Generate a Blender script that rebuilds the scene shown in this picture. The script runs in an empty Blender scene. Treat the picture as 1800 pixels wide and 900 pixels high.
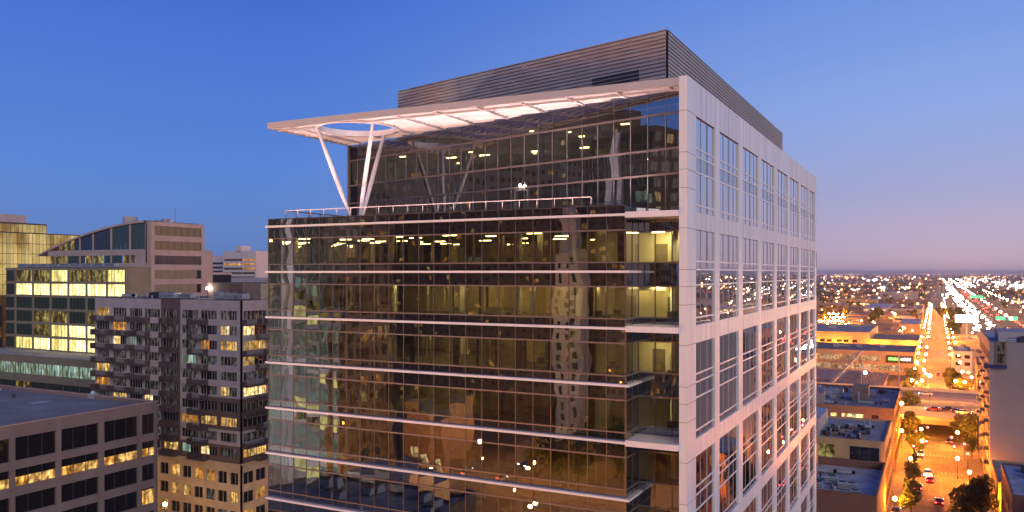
import bpy, math, random
from math import sin, cos, tan, atan, atan2, radians, pi, sqrt, hypot
from mathutils import Vector, Matrix
from mathutils.geometry import tessellate_polygon

rnd = random.Random(11)
scene = bpy.context.scene
COL = scene.collection

# ------------------------------------------------------------------ survey
# The place: X runs along the tower's long glass front, Y up the avenue, Z is height above the street.
# The drone hovers 50 m above the street at (0, 0).
H, F, CX, HY = 50.0, 1445.0, 900.0, 480.0
TH = atan(746 / 1445)
SN, CS = sin(TH), cos(TH)

def ray(px):
    a = (px - CX) / F
    return a * CS - SN, a * SN + CS
def atY(px, Y):
    d = ray(px); return Y / d[1] * d[0]
def atX(px, X):
    d = ray(px); return X / d[0] * d[1]
def gnd(px, py, z=0.0):
    t = (H - z) * F / (py - HY); d = ray(px); return t * d[0], t * d[1]
def depth(X, Y):
    return -X * SN + Y * CS
def zat(py, X, Y):
    return H + (HY - py) / F * depth(X, Y)

# ------------------------------------------------------------------ materials
MATS = {}
def _nt(name):
    m = bpy.data.materials.new(name); m.use_nodes = True
    nt = m.node_tree; nt.nodes.clear()
    out = nt.nodes.new('ShaderNodeOutputMaterial')
    return m, nt, out
def N(nt, t, **kw):
    n = nt.nodes.new(t)
    for k, v in kw.items():
        setattr(n, k, v)
    return n
def mat(name, col, rough=0.6, metal=0.0, var=0.25, scale=0.6, bump=0.0, spec=0.4, stretch=(1, 1, 1), fine=None, island=0.10):
    if name in MATS: return MATS[name]
    m, nt, out = _nt(name)
    b = N(nt, 'ShaderNodeBsdfPrincipled')
    b.inputs['Roughness'].default_value = rough
    b.inputs['Metallic'].default_value = metal
    b.inputs['Specular IOR Level'].default_value = spec
    tc = N(nt, 'ShaderNodeTexCoord'); mp = N(nt, 'ShaderNodeMapping')
    mp.inputs['Scale'].default_value = stretch
    nt.links.new(tc.outputs['Object'], mp.inputs['Vector'])
    nz = N(nt, 'ShaderNodeTexNoise'); nz.inputs['Scale'].default_value = scale; nz.inputs['Detail'].default_value = 6
    nt.links.new(mp.outputs[0], nz.inputs['Vector'])
    rp = N(nt, 'ShaderNodeValToRGB')
    lo = [c * (1 - var) for c in col]; hi = [min(1, c * (1 + var)) for c in col]
    rp.color_ramp.elements[0].position = 0.3; rp.color_ramp.elements[1].position = 0.7
    rp.color_ramp.elements[0].color = (*lo, 1); rp.color_ramp.elements[1].color = (*hi, 1)
    nt.links.new(nz.outputs['Fac'], rp.inputs[0])
    # neighbouring panels, slabs and leaves are never quite the same tone
    gi = N(nt, 'ShaderNodeNewGeometry'); iv = N(nt, 'ShaderNodeMath', operation='MULTIPLY_ADD')
    nt.links.new(gi.outputs['Random Per Island'], iv.inputs[0]); iv.inputs[1].default_value = island; iv.inputs[2].default_value = 1 - island / 2
    vm = N(nt, 'ShaderNodeVectorMath', operation='SCALE'); nt.links.new(rp.outputs[0], vm.inputs[0]); nt.links.new(iv.outputs[0], vm.inputs['Scale'])
    nt.links.new(vm.outputs[0], b.inputs['Base Color'])
    if bump:
        bm_ = N(nt, 'ShaderNodeBump'); bm_.inputs['Strength'].default_value = bump; bm_.inputs['Distance'].default_value = 0.1
        n2 = N(nt, 'ShaderNodeTexNoise'); n2.inputs['Scale'].default_value = fine or scale * 8
        nt.links.new(mp.outputs[0], n2.inputs['Vector'])
        nt.links.new(n2.outputs['Fac'], bm_.inputs['Height']); nt.links.new(bm_.outputs[0], b.inputs['Normal'])
    nt.links.new(b.outputs[0], out.inputs[0])
    MATS[name] = m
    return m
def emit(name, col, strength, sample=True):
    if name in MATS: return MATS[name]
    m, nt, out = _nt(name)
    e = N(nt, 'ShaderNodeEmission')
    e.inputs[0].default_value = (*col, 1); e.inputs[1].default_value = strength
    nt.links.new(e.outputs[0], out.inputs[0])
    m.cycles.emission_sampling = 'FRONT' if sample else 'NONE'
    MATS[name] = m
    return m
def lit_window(name, col, strength, stripes=2.5, contrast=0.5, sample=False, furn=1.0):
    """a lit room behind a pane: curtains, furniture and lamps as an uneven glow, and a little reflection"""
    if name in MATS: return MATS[name]
    m, nt, out = _nt(name)
    tc = N(nt, 'ShaderNodeTexCoord'); mp = N(nt, 'ShaderNodeMapping')
    mp.inputs['Scale'].default_value = (stripes, stripes, stripes * 0.35)
    nt.links.new(tc.outputs['Object'], mp.inputs['Vector'])
    nz = N(nt, 'ShaderNodeTexNoise'); nz.inputs['Scale'].default_value = 1.0; nz.inputs['Detail'].default_value = 3
    nt.links.new(mp.outputs[0], nz.inputs['Vector'])
    rp = N(nt, 'ShaderNodeValToRGB'); el = rp.color_ramp.elements
    el[0].position = 0.5 - 0.2 * (1.1 - contrast); el[1].position = 0.62
    k = 1 - contrast
    el[0].color = (col[0] * k, col[1] * k * 0.8, col[2] * k * 0.6, 1); el[1].color = (*col, 1)
    nt.links.new(nz.outputs['Fac'], rp.inputs[0])
    gi = N(nt, 'ShaderNodeNewGeometry')
    mm = N(nt, 'ShaderNodeMath', operation='MULTIPLY_ADD')
    nt.links.new(gi.outputs['Random Per Island'], mm.inputs[0]); mm.inputs[1].default_value = strength * 1.1; mm.inputs[2].default_value = strength * 0.45
    e = N(nt, 'ShaderNodeEmission')
    # each room has lamps of its own colour, and furniture darkens the glow in places
    wn = N(nt, 'ShaderNodeTexWhiteNoise', noise_dimensions='1D'); nt.links.new(gi.outputs['Random Per Island'], wn.inputs['W'])
    hm = N(nt, 'ShaderNodeMix', data_type='RGBA', blend_type='MULTIPLY'); hm.inputs[0].default_value = 0.35 + 0.65 * furn
    h2 = N(nt, 'ShaderNodeMix', data_type='RGBA'); h2.inputs[6].default_value = (1.0, 0.86, 0.7, 1); h2.inputs[7].default_value = (0.95, 1.12, 1.6, 1)
    nt.links.new(wn.outputs['Value'], h2.inputs[0]); nt.links.new(rp.outputs[0], hm.inputs[6]); nt.links.new(h2.outputs[2], hm.inputs[7])
    n3 = N(nt, 'ShaderNodeTexNoise'); n3.inputs['Scale'].default_value = 1.1; n3.inputs['Detail'].default_value = 2; nt.links.new(tc.outputs['Object'], n3.inputs['Vector'])
    m3 = N(nt, 'ShaderNodeMapRange'); m3.inputs['From Min'].default_value = 0.38; m3.inputs['From Max'].default_value = 0.6; m3.inputs['To Min'].default_value = 1 - 0.65 * furn; m3.inputs['To Max'].default_value = 1.15; nt.links.new(n3.outputs['Fac'], m3.inputs[0])
    m4 = N(nt, 'ShaderNodeMath', operation='MULTIPLY'); nt.links.new(mm.outputs[0], m4.inputs[0]); nt.links.new(m3.outputs[0], m4.inputs[1])
    nt.links.new(hm.outputs[2], e.inputs[0]); nt.links.new(m4.outputs[0], e.inputs[1])
    g = N(nt, 'ShaderNodeBsdfGlossy'); g.inputs['Roughness'].default_value = 0.03; g.inputs[0].default_value = (0.5, 0.5, 0.5, 1)
    fr = N(nt, 'ShaderNodeFresnel'); fr.inputs[0].default_value = 1.5
    mx = N(nt, 'ShaderNodeMixShader')
    nt.links.new(fr.outputs[0], mx.inputs[0]); nt.links.new(e.outputs[0], mx.inputs[1]); nt.links.new(g.outputs[0], mx.inputs[2])
    nt.links.new(mx.outputs[0], out.inputs[0])
    m.cycles.emission_sampling = 'FRONT' if sample else 'NONE'
    MATS[name] = m
    return m
def glass(name, tint, base, gain, refl=(0.9, 0.9, 0.9), wave=0.004, wscale=0.5, tilt=0.004, rough=0.0, see=True, body=(0.01, 0.01, 0.012)):
    """coated curtain-wall glass: part mirror, part tinted pane; every pane sits at a slightly different tilt"""
    if name in MATS: return MATS[name]
    m, nt, out = _nt(name)
    gi = N(nt, 'ShaderNodeNewGeometry'); tc = N(nt, 'ShaderNodeTexCoord')
    nz = N(nt, 'ShaderNodeTexNoise'); nz.inputs['Scale'].default_value = wscale; nz.inputs['Detail'].default_value = 1
    nt.links.new(tc.outputs['Object'], nz.inputs['Vector'])
    v1 = N(nt, 'ShaderNodeVectorMath', operation='SUBTRACT'); v1.inputs[1].default_value = (0.5, 0.5, 0.5)
    nt.links.new(nz.outputs['Color'], v1.inputs[0])
    s1 = N(nt, 'ShaderNodeVectorMath', operation='SCALE'); s1.inputs['Scale'].default_value = wave * 2
    nt.links.new(v1.outputs[0], s1.inputs[0])
    wn = N(nt, 'ShaderNodeTexWhiteNoise', noise_dimensions='1D')
    nt.links.new(gi.outputs['Random Per Island'], wn.inputs['W'])
    v2 = N(nt, 'ShaderNodeVectorMath', operation='SUBTRACT'); v2.inputs[1].default_value = (0.5, 0.5, 0.5)
    nt.links.new(wn.outputs['Color'], v2.inputs[0])
    s2 = N(nt, 'ShaderNodeVectorMath', operation='SCALE'); s2.inputs['Scale'].default_value = tilt * 2
    nt.links.new(v2.outputs[0], s2.inputs[0])
    a1 = N(nt, 'ShaderNodeVectorMath', operation='ADD'); a2 = N(nt, 'ShaderNodeVectorMath', operation='ADD')
    nt.links.new(s1.outputs[0], a1.inputs[0]); nt.links.new(s2.outputs[0], a1.inputs[1])
    nt.links.new(gi.outputs['Normal'], a2.inputs[0]); nt.links.new(a1.outputs[0], a2.inputs[1])
    nn = N(nt, 'ShaderNodeVectorMath', operation='NORMALIZE'); nt.links.new(a2.outputs[0], nn.inputs[0])
    g = N(nt, 'ShaderNodeBsdfGlossy'); g.inputs['Roughness'].default_value = rough; g.inputs[0].default_value = (*refl, 1)
    nt.links.new(nn.outputs[0], g.inputs['Normal'])
    if see:
        t = N(nt, 'ShaderNodeBsdfTransparent'); t.inputs[0].default_value = (*tint, 1)
    else:
        t = N(nt, 'ShaderNodeBsdfDiffuse'); t.inputs[0].default_value = (*body, 1)
    fr = N(nt, 'ShaderNodeFresnel'); fr.inputs[0].default_value = 1.5
    ma = N(nt, 'ShaderNodeMath', operation='MULTIPLY_ADD', use_clamp=True)
    nt.links.new(fr.outputs[0], ma.inputs[0]); ma.inputs[1].default_value = gain; ma.inputs[2].default_value = base
    mx = N(nt, 'ShaderNodeMixShader')
    nt.links.new(ma.outputs[0], mx.inputs[0]); nt.links.new(t.outputs[0], mx.inputs[1]); nt.links.new(g.outputs[0], mx.inputs[2])
    nt.links.new(mx.outputs[0], out.inputs[0])
    MATS[name] = m
    return m
def brick(name, c1, c2, mortar, rough=0.85):
    if name in MATS: return MATS[name]
    m, nt, out = _nt(name)
    b = N(nt, 'ShaderNodeBsdfPrincipled'); b.inputs['Roughness'].default_value = rough
    tc = N(nt, 'ShaderNodeTexCoord'); sp = N(nt, 'ShaderNodeSeparateXYZ'); cb = N(nt, 'ShaderNodeCombineXYZ')
    nt.links.new(tc.outputs['Object'], sp.inputs[0])
    ad = N(nt, 'ShaderNodeMath', operation='ADD'); nt.links.new(sp.outputs[0], ad.inputs[0]); nt.links.new(sp.outputs[1], ad.inputs[1])
    nt.links.new(ad.outputs[0], cb.inputs[0]); nt.links.new(sp.outputs[2], cb.inputs[1])
    bt = N(nt, 'ShaderNodeTexBrick'); bt.inputs['Scale'].default_value = 2.0
    bt.inputs['Color1'].default_value = (*c1, 1); bt.inputs['Color2'].default_value = (*c2, 1); bt.inputs['Mortar'].default_value = (*mortar, 1)
    nt.links.new(cb.outputs[0], bt.inputs['Vector'])
    nz = N(nt, 'ShaderNodeTexNoise'); nz.inputs['Scale'].default_value = 0.35; nz.inputs['Detail'].default_value = 5
    nt.links.new(tc.outputs['Object'], nz.inputs['Vector'])
    mx = N(nt, 'ShaderNodeMix', data_type='RGBA', blend_type='MULTIPLY'); mx.inputs[0].default_value = 0.5
    nt.links.new(bt.outputs[0], mx.inputs[6]); nt.links.new(nz.outputs['Color'], mx.inputs[7])
    nt.links.new(mx.outputs[2], b.inputs['Base Color']); nt.links.new(b.outputs[0], out.inputs[0])
    MATS[name] = m
    return m

WHITE = mat('white_panel', (0.75, 0.735, 0.745), 0.42, 0, 0.10, 0.9, stretch=(1, 1, 0.07), island=0.08)
JOINT = mat('panel_joint', (0.25, 0.2, 0.2), 0.8)
FINMAT = mat('fin_paint', (0.84, 0.78, 0.77), 0.4, 0, 0.05)
BRONZE = mat('bronze_mullion', (0.10, 0.075, 0.072), 0.4, 0.3, 0.1)
TRIM = mat('rose_trim', (0.18, 0.145, 0.14), 0.45, 0.2, 0.1)
CANOPY = mat('canopy_paint', (0.80, 0.72, 0.71), 0.45, 0, 0.05)
LOUVRE = mat('louvre_metal', (0.36, 0.325, 0.315), 0.6, 0.0, 0.08)
DARKMETAL = mat('dark_metal', (0.05, 0.05, 0.055), 0.5, 0.4)
ROOFGREY = mat('roof_membrane', (0.30, 0.295, 0.30), 0.9, 0, 0.3, 0.25, bump=0.3)
ROOFDARK = mat('roof_gravel_dark', (0.16, 0.155, 0.155), 0.95, 0, 0.4, 0.3, bump=0.4)
ROOFPALE = mat('roof_pale', (0.42, 0.44, 0.46), 0.85, 0, 0.3, 0.35, bump=0.2)
ASPHALT = mat('asphalt', (0.07, 0.065, 0.062), 0.85, 0, 0.3, 0.35, bump=0.3)
CONCRETE = mat('concrete', (0.30, 0.28, 0.26), 0.85, 0, 0.22, 0.4, bump=0.2)
PAVE = mat('pavement', (0.20, 0.185, 0.17), 0.85, 0, 0.2, 0.6, bump=0.2)
PAINT = mat('road_paint', (0.30, 0.28, 0.25), 0.8, 0, 0.5, 2.0)
TRUNK = mat('bark', (0.08, 0.055, 0.04), 0.95)
LEAF = mat('leaf', (0.045, 0.07, 0.022), 0.7, 0, 0.5, 1.2)
LEAF2 = mat('leaf_olive', (0.065, 0.075, 0.02), 0.7, 0, 0.5, 1.2)
DARKGLASS = glass('dark_window', (0, 0, 0), 0.06, 0.9, see=False, body=(0.012, 0.012, 0.014), wave=0.003, tilt=0.006)
WARM = lit_window('lit_warm', (1.0, 0.62, 0.16), 1.0, 1.6, 0.6)
WARMB = lit_window('lit_warm_bright', (1.0, 0.72, 0.30), 2.0, 1.4, 0.5)
AMBER = lit_window('lit_amber', (1.0, 0.45, 0.08), 0.9, 1.2, 0.5)
DIM = lit_window('dim_curtain', (0.30, 0.28, 0.24), 0.30, 2.2, 0.85)
COOL = lit_window('lit_cool', (0.55, 0.8, 0.62), 0.6, 1.0, 0.7, furn=0.2)
YELL = lit_window('lit_yellow_office', (0.92, 0.84, 0.28), 1.7, 0.45, 0.5, furn=0.25)
YELLDIM = lit_window('lit_yellow_dim', (0.75, 0.58, 0.14), 0.55, 0.6, 0.85)
SODIUM = emit('sodium_globe', (1.0, 0.25, 0.014), 3600)
SODIUMFAR = emit('sodium_far', (1.0, 0.26, 0.02), 1900)
WHITELAMP = emit('white_lamp', (1.0, 0.86, 0.72), 200)
HEAD = emit('headlight_glow', (1.0, 0.88, 0.72), 60, False)
TAIL = emit('taillight_glow', (1.0, 0.05, 0.03), 14, False)
REDSIG = emit('red_signal', (1.0, 0.03, 0.03), 60, False)
GREENSIGN = emit('green_sign_glow', (0.15, 1.0, 0.45), 1.2, False)
CEILLIGHT = emit('ceiling_light', (1.0, 0.78, 0.30), 26)
CEILDEEP = emit('ceiling_light_deep', (1.0, 0.80, 0.34), 38)
CEILBRIGHT = emit('ceiling_light_bright', (1.0, 0.84, 0.40), 110)

# ------------------------------------------------------------------ mesh builder
class MB:
    def __init__(s):
        s.v = []; s.f = []; s.m = []; s.mats = []; s.cur = 0; s.sm = False
    def use(s, m):
        if m not in s.mats: s.mats.append(m)
        s.cur = s.mats.index(m); return s
    def face(s, pts):
        i = len(s.v); s.v.extend(tuple(p) for p in pts); s.f.append(tuple(range(i, i + len(pts)))); s.m.append(s.cur); return s
    def box(s, x0, x1, y0, y1, z0, z1):
        if x0 > x1: x0, x1 = x1, x0
        if y0 > y1: y0, y1 = y1, y0
        if z0 > z1: z0, z1 = z1, z0
        i = len(s.v)
        s.v += [(x0, y0, z0), (x1, y0, z0), (x1, y1, z0), (x0, y1, z0), (x0, y0, z1), (x1, y0, z1), (x1, y1, z1), (x0, y1, z1)]
        for q in ((0, 3, 2, 1), (4, 5, 6, 7), (0, 1, 5, 4), (1, 2, 6, 5), (2, 3, 7, 6), (3, 0, 4, 7)):
            s.f.append(tuple(i + k for k in q)); s.m.append(s.cur)
        return s
    def bar(s, p, q, w, h):
        """box of section w x h between two points, h measured upwards"""
        p, q = Vector(p), Vector(q); d = (q - p).normalized()
        up = Vector((0, 0, 1))
        if abs(d.z) > 0.95: up = Vector((0, 1, 0))
        sd = d.cross(up).normalized(); u2 = sd.cross(d).normalized()
        a, b = sd * w / 2, u2 * h / 2
        i = len(s.v)
        s.v += [tuple(c) for c in (p - a - b, p + a - b, p + a + b, p - a + b, q - a - b, q + a - b, q + a + b, q - a + b)]
        for k in ((0, 1, 2, 3), (7, 6, 5, 4), (0, 4, 5, 1), (1, 5, 6, 2), (2, 6, 7, 3), (3, 7, 4, 0)):
            s.f.append(tuple(i + j for j in k)); s.m.append(s.cur)
        return s
    def tube(s, p, q, r0, r1=None, n=10, caps=True):
        r1 = r0 if r1 is None else r1
        p, q = Vector(p), Vector(q); d = (q - p).normalized()
        a = d.orthogonal().normalized(); b = d.cross(a)
        i = len(s.v)
        for c, r in ((p, r0), (q, r1)):
            for k in range(n):
                t = 2 * pi * k / n; s.v.append(tuple(c + (a * cos(t) + b * sin(t)) * r))
        for k in range(n):
            k2 = (k + 1) % n; s.f.append((i + k, i + k2, i + n + k2, i + n + k)); s.m.append(s.cur)
        if caps:
            s.f.append(tuple(i + k for k in reversed(range(n)))); s.m.append(s.cur)
            s.f.append(tuple(i + n + k for k in range(n))); s.m.append(s.cur)
        return s
    def ball(s, c, r, nu=8, nv=5, sz=1.0):
        i = len(s.v); c = Vector(c)
        s.v.append((c.x, c.y, c.z - r * sz))
        for j in range(1, nv):
            t = pi * j / nv - pi / 2
            for k in range(nu):
                a = 2 * pi * k / nu; s.v.append((c.x + r * cos(t) * cos(a), c.y + r * cos(t) * sin(a), c.z + r * sz * sin(t)))
        s.v.append((c.x, c.y, c.z + r * sz)); top = len(s.v) - 1
        for k in range(nu):
            k2 = (k + 1) % nu
            s.f.append((i, i + 1 + k2, i + 1 + k)); s.m.append(s.cur)
            for j in range(nv - 2):
                a = i + 1 + j * nu; s.f.append((a + k, a + k2, a + nu + k2, a + nu + k)); s.m.append(s.cur)
            a = i + 1 + (nv - 2) * nu; s.f.append((a + k, a + k2, top)); s.m.append(s.cur)
        return s
    def prism(s, pts, z0, z1, top=None, hole=None):
        """vertical prism over a plan polygon; top = material of its upper face"""
        n = len(pts); side = s.cur
        for loop, flip in ((pts, False),) + (((hole, True),) if hole else ()):
            m = len(loop)
            for k in range(m):
                a, b = loop[k], loop[(k + 1) % m]
                q = [(a[0], a[1], z0), (b[0], b[1], z0), (b[0], b[1], z1), (a[0], a[1], z1)]
                s.face(q[::-1] if flip else q)
        loops = [[Vector((p[0], p[1], 0)) for p in pts]] + ([[Vector((p[0], p[1], 0)) for p in hole]] if hole else [])
        flat = [p for l in loops for p in l]
        for tri in tessellate_polygon(loops):
            a, b, c = (flat[t] for t in tri)
            if (b - a).cross(c - a).z < 0: b, c = c, b
            s.face([(a.x, a.y, z0), (c.x, c.y, z0), (b.x, b.y, z0)])
            if top: s.use(top)
            s.face([(a.x, a.y, z1), (b.x, b.y, z1), (c.x, c.y, z1)])
            s.cur = side
        return s
    def build(s, name, parent=None, m=None, smooth=False):
        me = bpy.data.meshes.new(name)
        off = Vector((0, 0, 0)); p = parent
        while p is not None:
            off += p.location; p = p.parent
        me.from_pydata([(v[0] - off.x, v[1] - off.y, v[2] - off.z) for v in s.v], [], s.f)
        if m is not None: me.materials.append(m)
        else:
            for x in s.mats: me.materials.append(x)
            me.polygons.foreach_set('material_index', s.m)
        if smooth: me.polygons.foreach_set('use_smooth', [True] * len(s.f))
        me.update()
        o = bpy.data.objects.new(name, me); COL.objects.link(o)
        if parent is not None: o.parent = parent
        return o

def tag(o, label=None, cat=None, group=None, kind=None):
    if label: o['label'] = label
    if cat: o['category'] = cat
    if group: o['group'] = group
    if kind: o['kind'] = kind
    return o
def thing(name, label, cat, loc, group=None):
    o = bpy.data.objects.new(name, None); COL.objects.link(o)
    o.empty_display_size = 0.5; o.location = loc
    return tag(o, label, cat, group)
def struct(o): o['kind'] = 'structure'; return o
def copy_tree(o, loc=None, rz=None, label=None, parent=None, scale=None):
    c = o.copy(); COL.objects.link(c)
    if parent is not None: c.parent = parent
    if loc is not None: c.location = loc
    if rz is not None: c.rotation_euler = (0, 0, rz)
    if scale is not None: c.scale = scale
    if label: c['label'] = label
    for ch in list(o.children): copy_tree(ch, parent=c)
    return c

class Face:
    """a vertical facade: u runs along it from (x, y), n points out of it"""
    def __init__(s, x, y, ux, uy):
        l = hypot(ux, uy); s.x, s.y, s.ux, s.uy = x, y, ux / l, uy / l
        s.nx, s.ny = s.uy, -s.ux       # outward normal on the right of u
    def p(s, u, z, d=0.0):
        return (s.x + s.ux * u + s.nx * d, s.y + s.uy * u + s.ny * d, z)
    def quad(s, mb, u0, u1, z0, z1, d=0.0):
        mb.face([s.p(u0, z0, d), s.p(u1, z0, d), s.p(u1, z1, d), s.p(u0, z1, d)])
    def slab(s, mb, u0, u1, z0, z1, d0, d1):
        """box on the facade from depth d0 (inner) to d1 (outer)"""
        c = [s.p(u0, z0, d0), s.p(u1, z0, d0), s.p(u1, z0, d1), s.p(u0, z0, d1)]
        t = [(a[0], a[1], z1) for a in c]
        i = len(mb.v); mb.v += c + t
        for q in ((0, 1, 2, 3), (7, 6, 5, 4), (0, 4, 5, 1), (1, 5, 6, 2), (2, 6, 7, 3), (3, 7, 4, 0)):
            mb.f.append(tuple(i + k for k in q)); mb.m.append(mb.cur)

def windows(parent, wins, cap=100, frame=None, nm='window'):
    """wins: (size key, face, u0, u1, z0, z1, d, material, panes). The largest are parts, the rest one part."""
    wins = sorted(wins, key=lambda w: -w[0])
    rest = MB()
    for i, (k, fc, u0, u1, z0, z1, d, m, panes) in enumerate(wins):
        mb = MB() if i < cap else rest
        mb.use(m)
        w = (u1 - u0) / panes; g = 0.04 * (1 if panes > 1 else 0)
        for j in range(panes):
            fc.quad(mb, u0 + j * w + g, u0 + (j + 1) * w - g, z0, z1, d)
        mb.use(frame or BRONZE)
        for j in range(1, panes):
            fc.slab(mb, u0 + j * w - 0.05, u0 + j * w + 0.05, z0, z1, d - 0.02, d + 0.06)
        if mb is not rest: mb.build(nm, parent)
    if rest.f:
        o = rest.build(nm, parent); o['kind'] = 'stuff'
# ------------------------------------------------------------------ the glass tower
XL, XR, XP, XE = -54.1, -19.87, -15.98, -15.4      # left corner, recess, pillar left and right
YF, YR, YB = 56.4, 59.15, 125.7                    # front glass, recessed glass, far end
FL = 4.1
ZB = [54.2 - FL * k for k in range(13)]            # level of each white fin
ZT, ZC, ZU = 54.87, 63.7, 63.15                    # parapet, canopy top, canopy underside
SA, SB = Vector((XP, 57.7)), Vector((XL, 67.95))   # the skewed glass wall of the top storeys
SD = (SB - SA).normalized()

tower = thing('office_tower', 'glass office tower with white framed side and a pierced canopy roof over its terrace', 'building', (-35, 56.4, 0))
VIS = glass('vision_glass', (0.50, 0.46, 0.36), 0.27, 1.35, (0.88, 0.90, 0.92), wave=0.010, wscale=0.36, tilt=0.009)
VISR = glass('recess_glass', (0.82, 0.76, 0.58), 0.14, 1.0, (0.92, 0.87, 0.82), wave=0.006, wscale=0.4, tilt=0.006)
SPA = glass('spandrel_glass', (0, 0, 0), 0.27, 1.35, (0.88, 0.90, 0.92), wave=0.010, wscale=0.36, tilt=0.009, see=False, body=(0.014, 0.014, 0.017))
SIDE = glass('side_glass', (0.42, 0.42, 0.45), 0.42, 1.2, (0.95, 0.95, 0.98), wave=0.003, wscale=0.4, tilt=0.003)
SIDESP = glass('side_spandrel_glass', (0, 0, 0), 0.30, 1.1, (0.9, 0.92, 0.95), wave=0.004, wscale=0.4, tilt=0.003, see=False, body=(0.10, 0.10, 0.11))
SKEW = glass('skew_glass', (0.52, 0.47, 0.35), 0.30, 1.3, (0.88, 0.90, 0.92), wave=0.004, wscale=0.4, tilt=0.004)
SKEWSP = glass('skew_spandrel_glass', (0, 0, 0), 0.30, 1.3, (0.88, 0.90, 0.92), wave=0.004, wscale=0.4, tilt=0.004, see=False, body=(0.012, 0.012, 0.013))

front = Face(XL, YF, 1, 0); rside = Face(XR, YF, 0, 1); rback = Face(XR, YR, 1, 0)
WF, WR, WB = XR - XL, YR - YF, XP - XR
left = Face(XL, YB, 0, -1); back = Face(XE, YB, -1, 0)
# faces of the curtain wall: (face, width, number of panes)
CW = [(front, WF, 23), (rside, WR, 2), (rback, WB, 3)]
for k, zb in enumerate(ZB):
    v0, v1 = zb - 3.42, zb - 1.09
    top = zb + 0.67
    g = MB(); s = MB(); mu = MB().use(BRONZE); gr = MB()
    for fc, w, n in CW:
        for j in range(n):
            u0, u1 = j * w / n + 0.025, (j + 1) * w / n - 0.025
            fc.quad(gr if fc is rback else g, u0, u1, v0, v1); fc.quad(s, u0, u1, v1, top)
            fc.slab(mu, j * w / n - 0.03, j * w / n + 0.03, v0, top, -0.1, 0.035)
        mu.use(TRIM)
        fc.slab(mu, 0, w, v1 - 0.05, v1 + 0.05, -0.1, 0.09); fc.slab(mu, 0, w, v0 - 0.05, v0 + 0.05, -0.1, 0.09)
        mu.use(BRONZE)
    # the faces turned away from the picture are glazed the same way
    for fc, w, n in ((left, YB - YF, 12), (back, XE - XL, 10)):
        m2 = MB().use(BRONZE); fc.slab(m2, 0, w, v1 - .05, v1 + .05, -.1, .06); fc.slab(m2, 0, w, v0 - .05, v0 + .05, -.1, .06)
        for j in range(n):
            fc.quad(g, j * w / n + 0.04, (j + 1) * w / n - 0.04, v0, v1); fc.quad(s, j * w / n, (j + 1) * w / n, v1, top)
            fc.slab(m2, j * w / n - 0.04, j * w / n + 0.04, v0 + .052, v1 - .052, -0.1, 0.05)
        m2.build('mullion_grid', tower)
    g.build('vision_glass', tower, VIS); gr.build('vision_glass', tower, VISR); s.build('spandrel_glass', tower, SPA); mu.build('mullion_grid', tower)
    fin = MB().use(FINMAT)
    fin.box(XL - 0.05, XR + 0.35, YF - 0.38, YF - 0.002, zb - 0.085, zb + 0.085)
    if k % 2 == 1: fin.box(XR + 0.002, XR + 0.35, YF, YR - 0.03, zb - 0.085, zb + 0.085)
    fin.build('fin', tower)
    if k % 2 == 0:
        b = MB().use(FINMAT); b.box(XR + 0.03, XP - 0.01, YF - 0.30, YR - 0.05, zb - 0.22, zb + 0.20)
        b.build('balcony_slab', tower)

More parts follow.
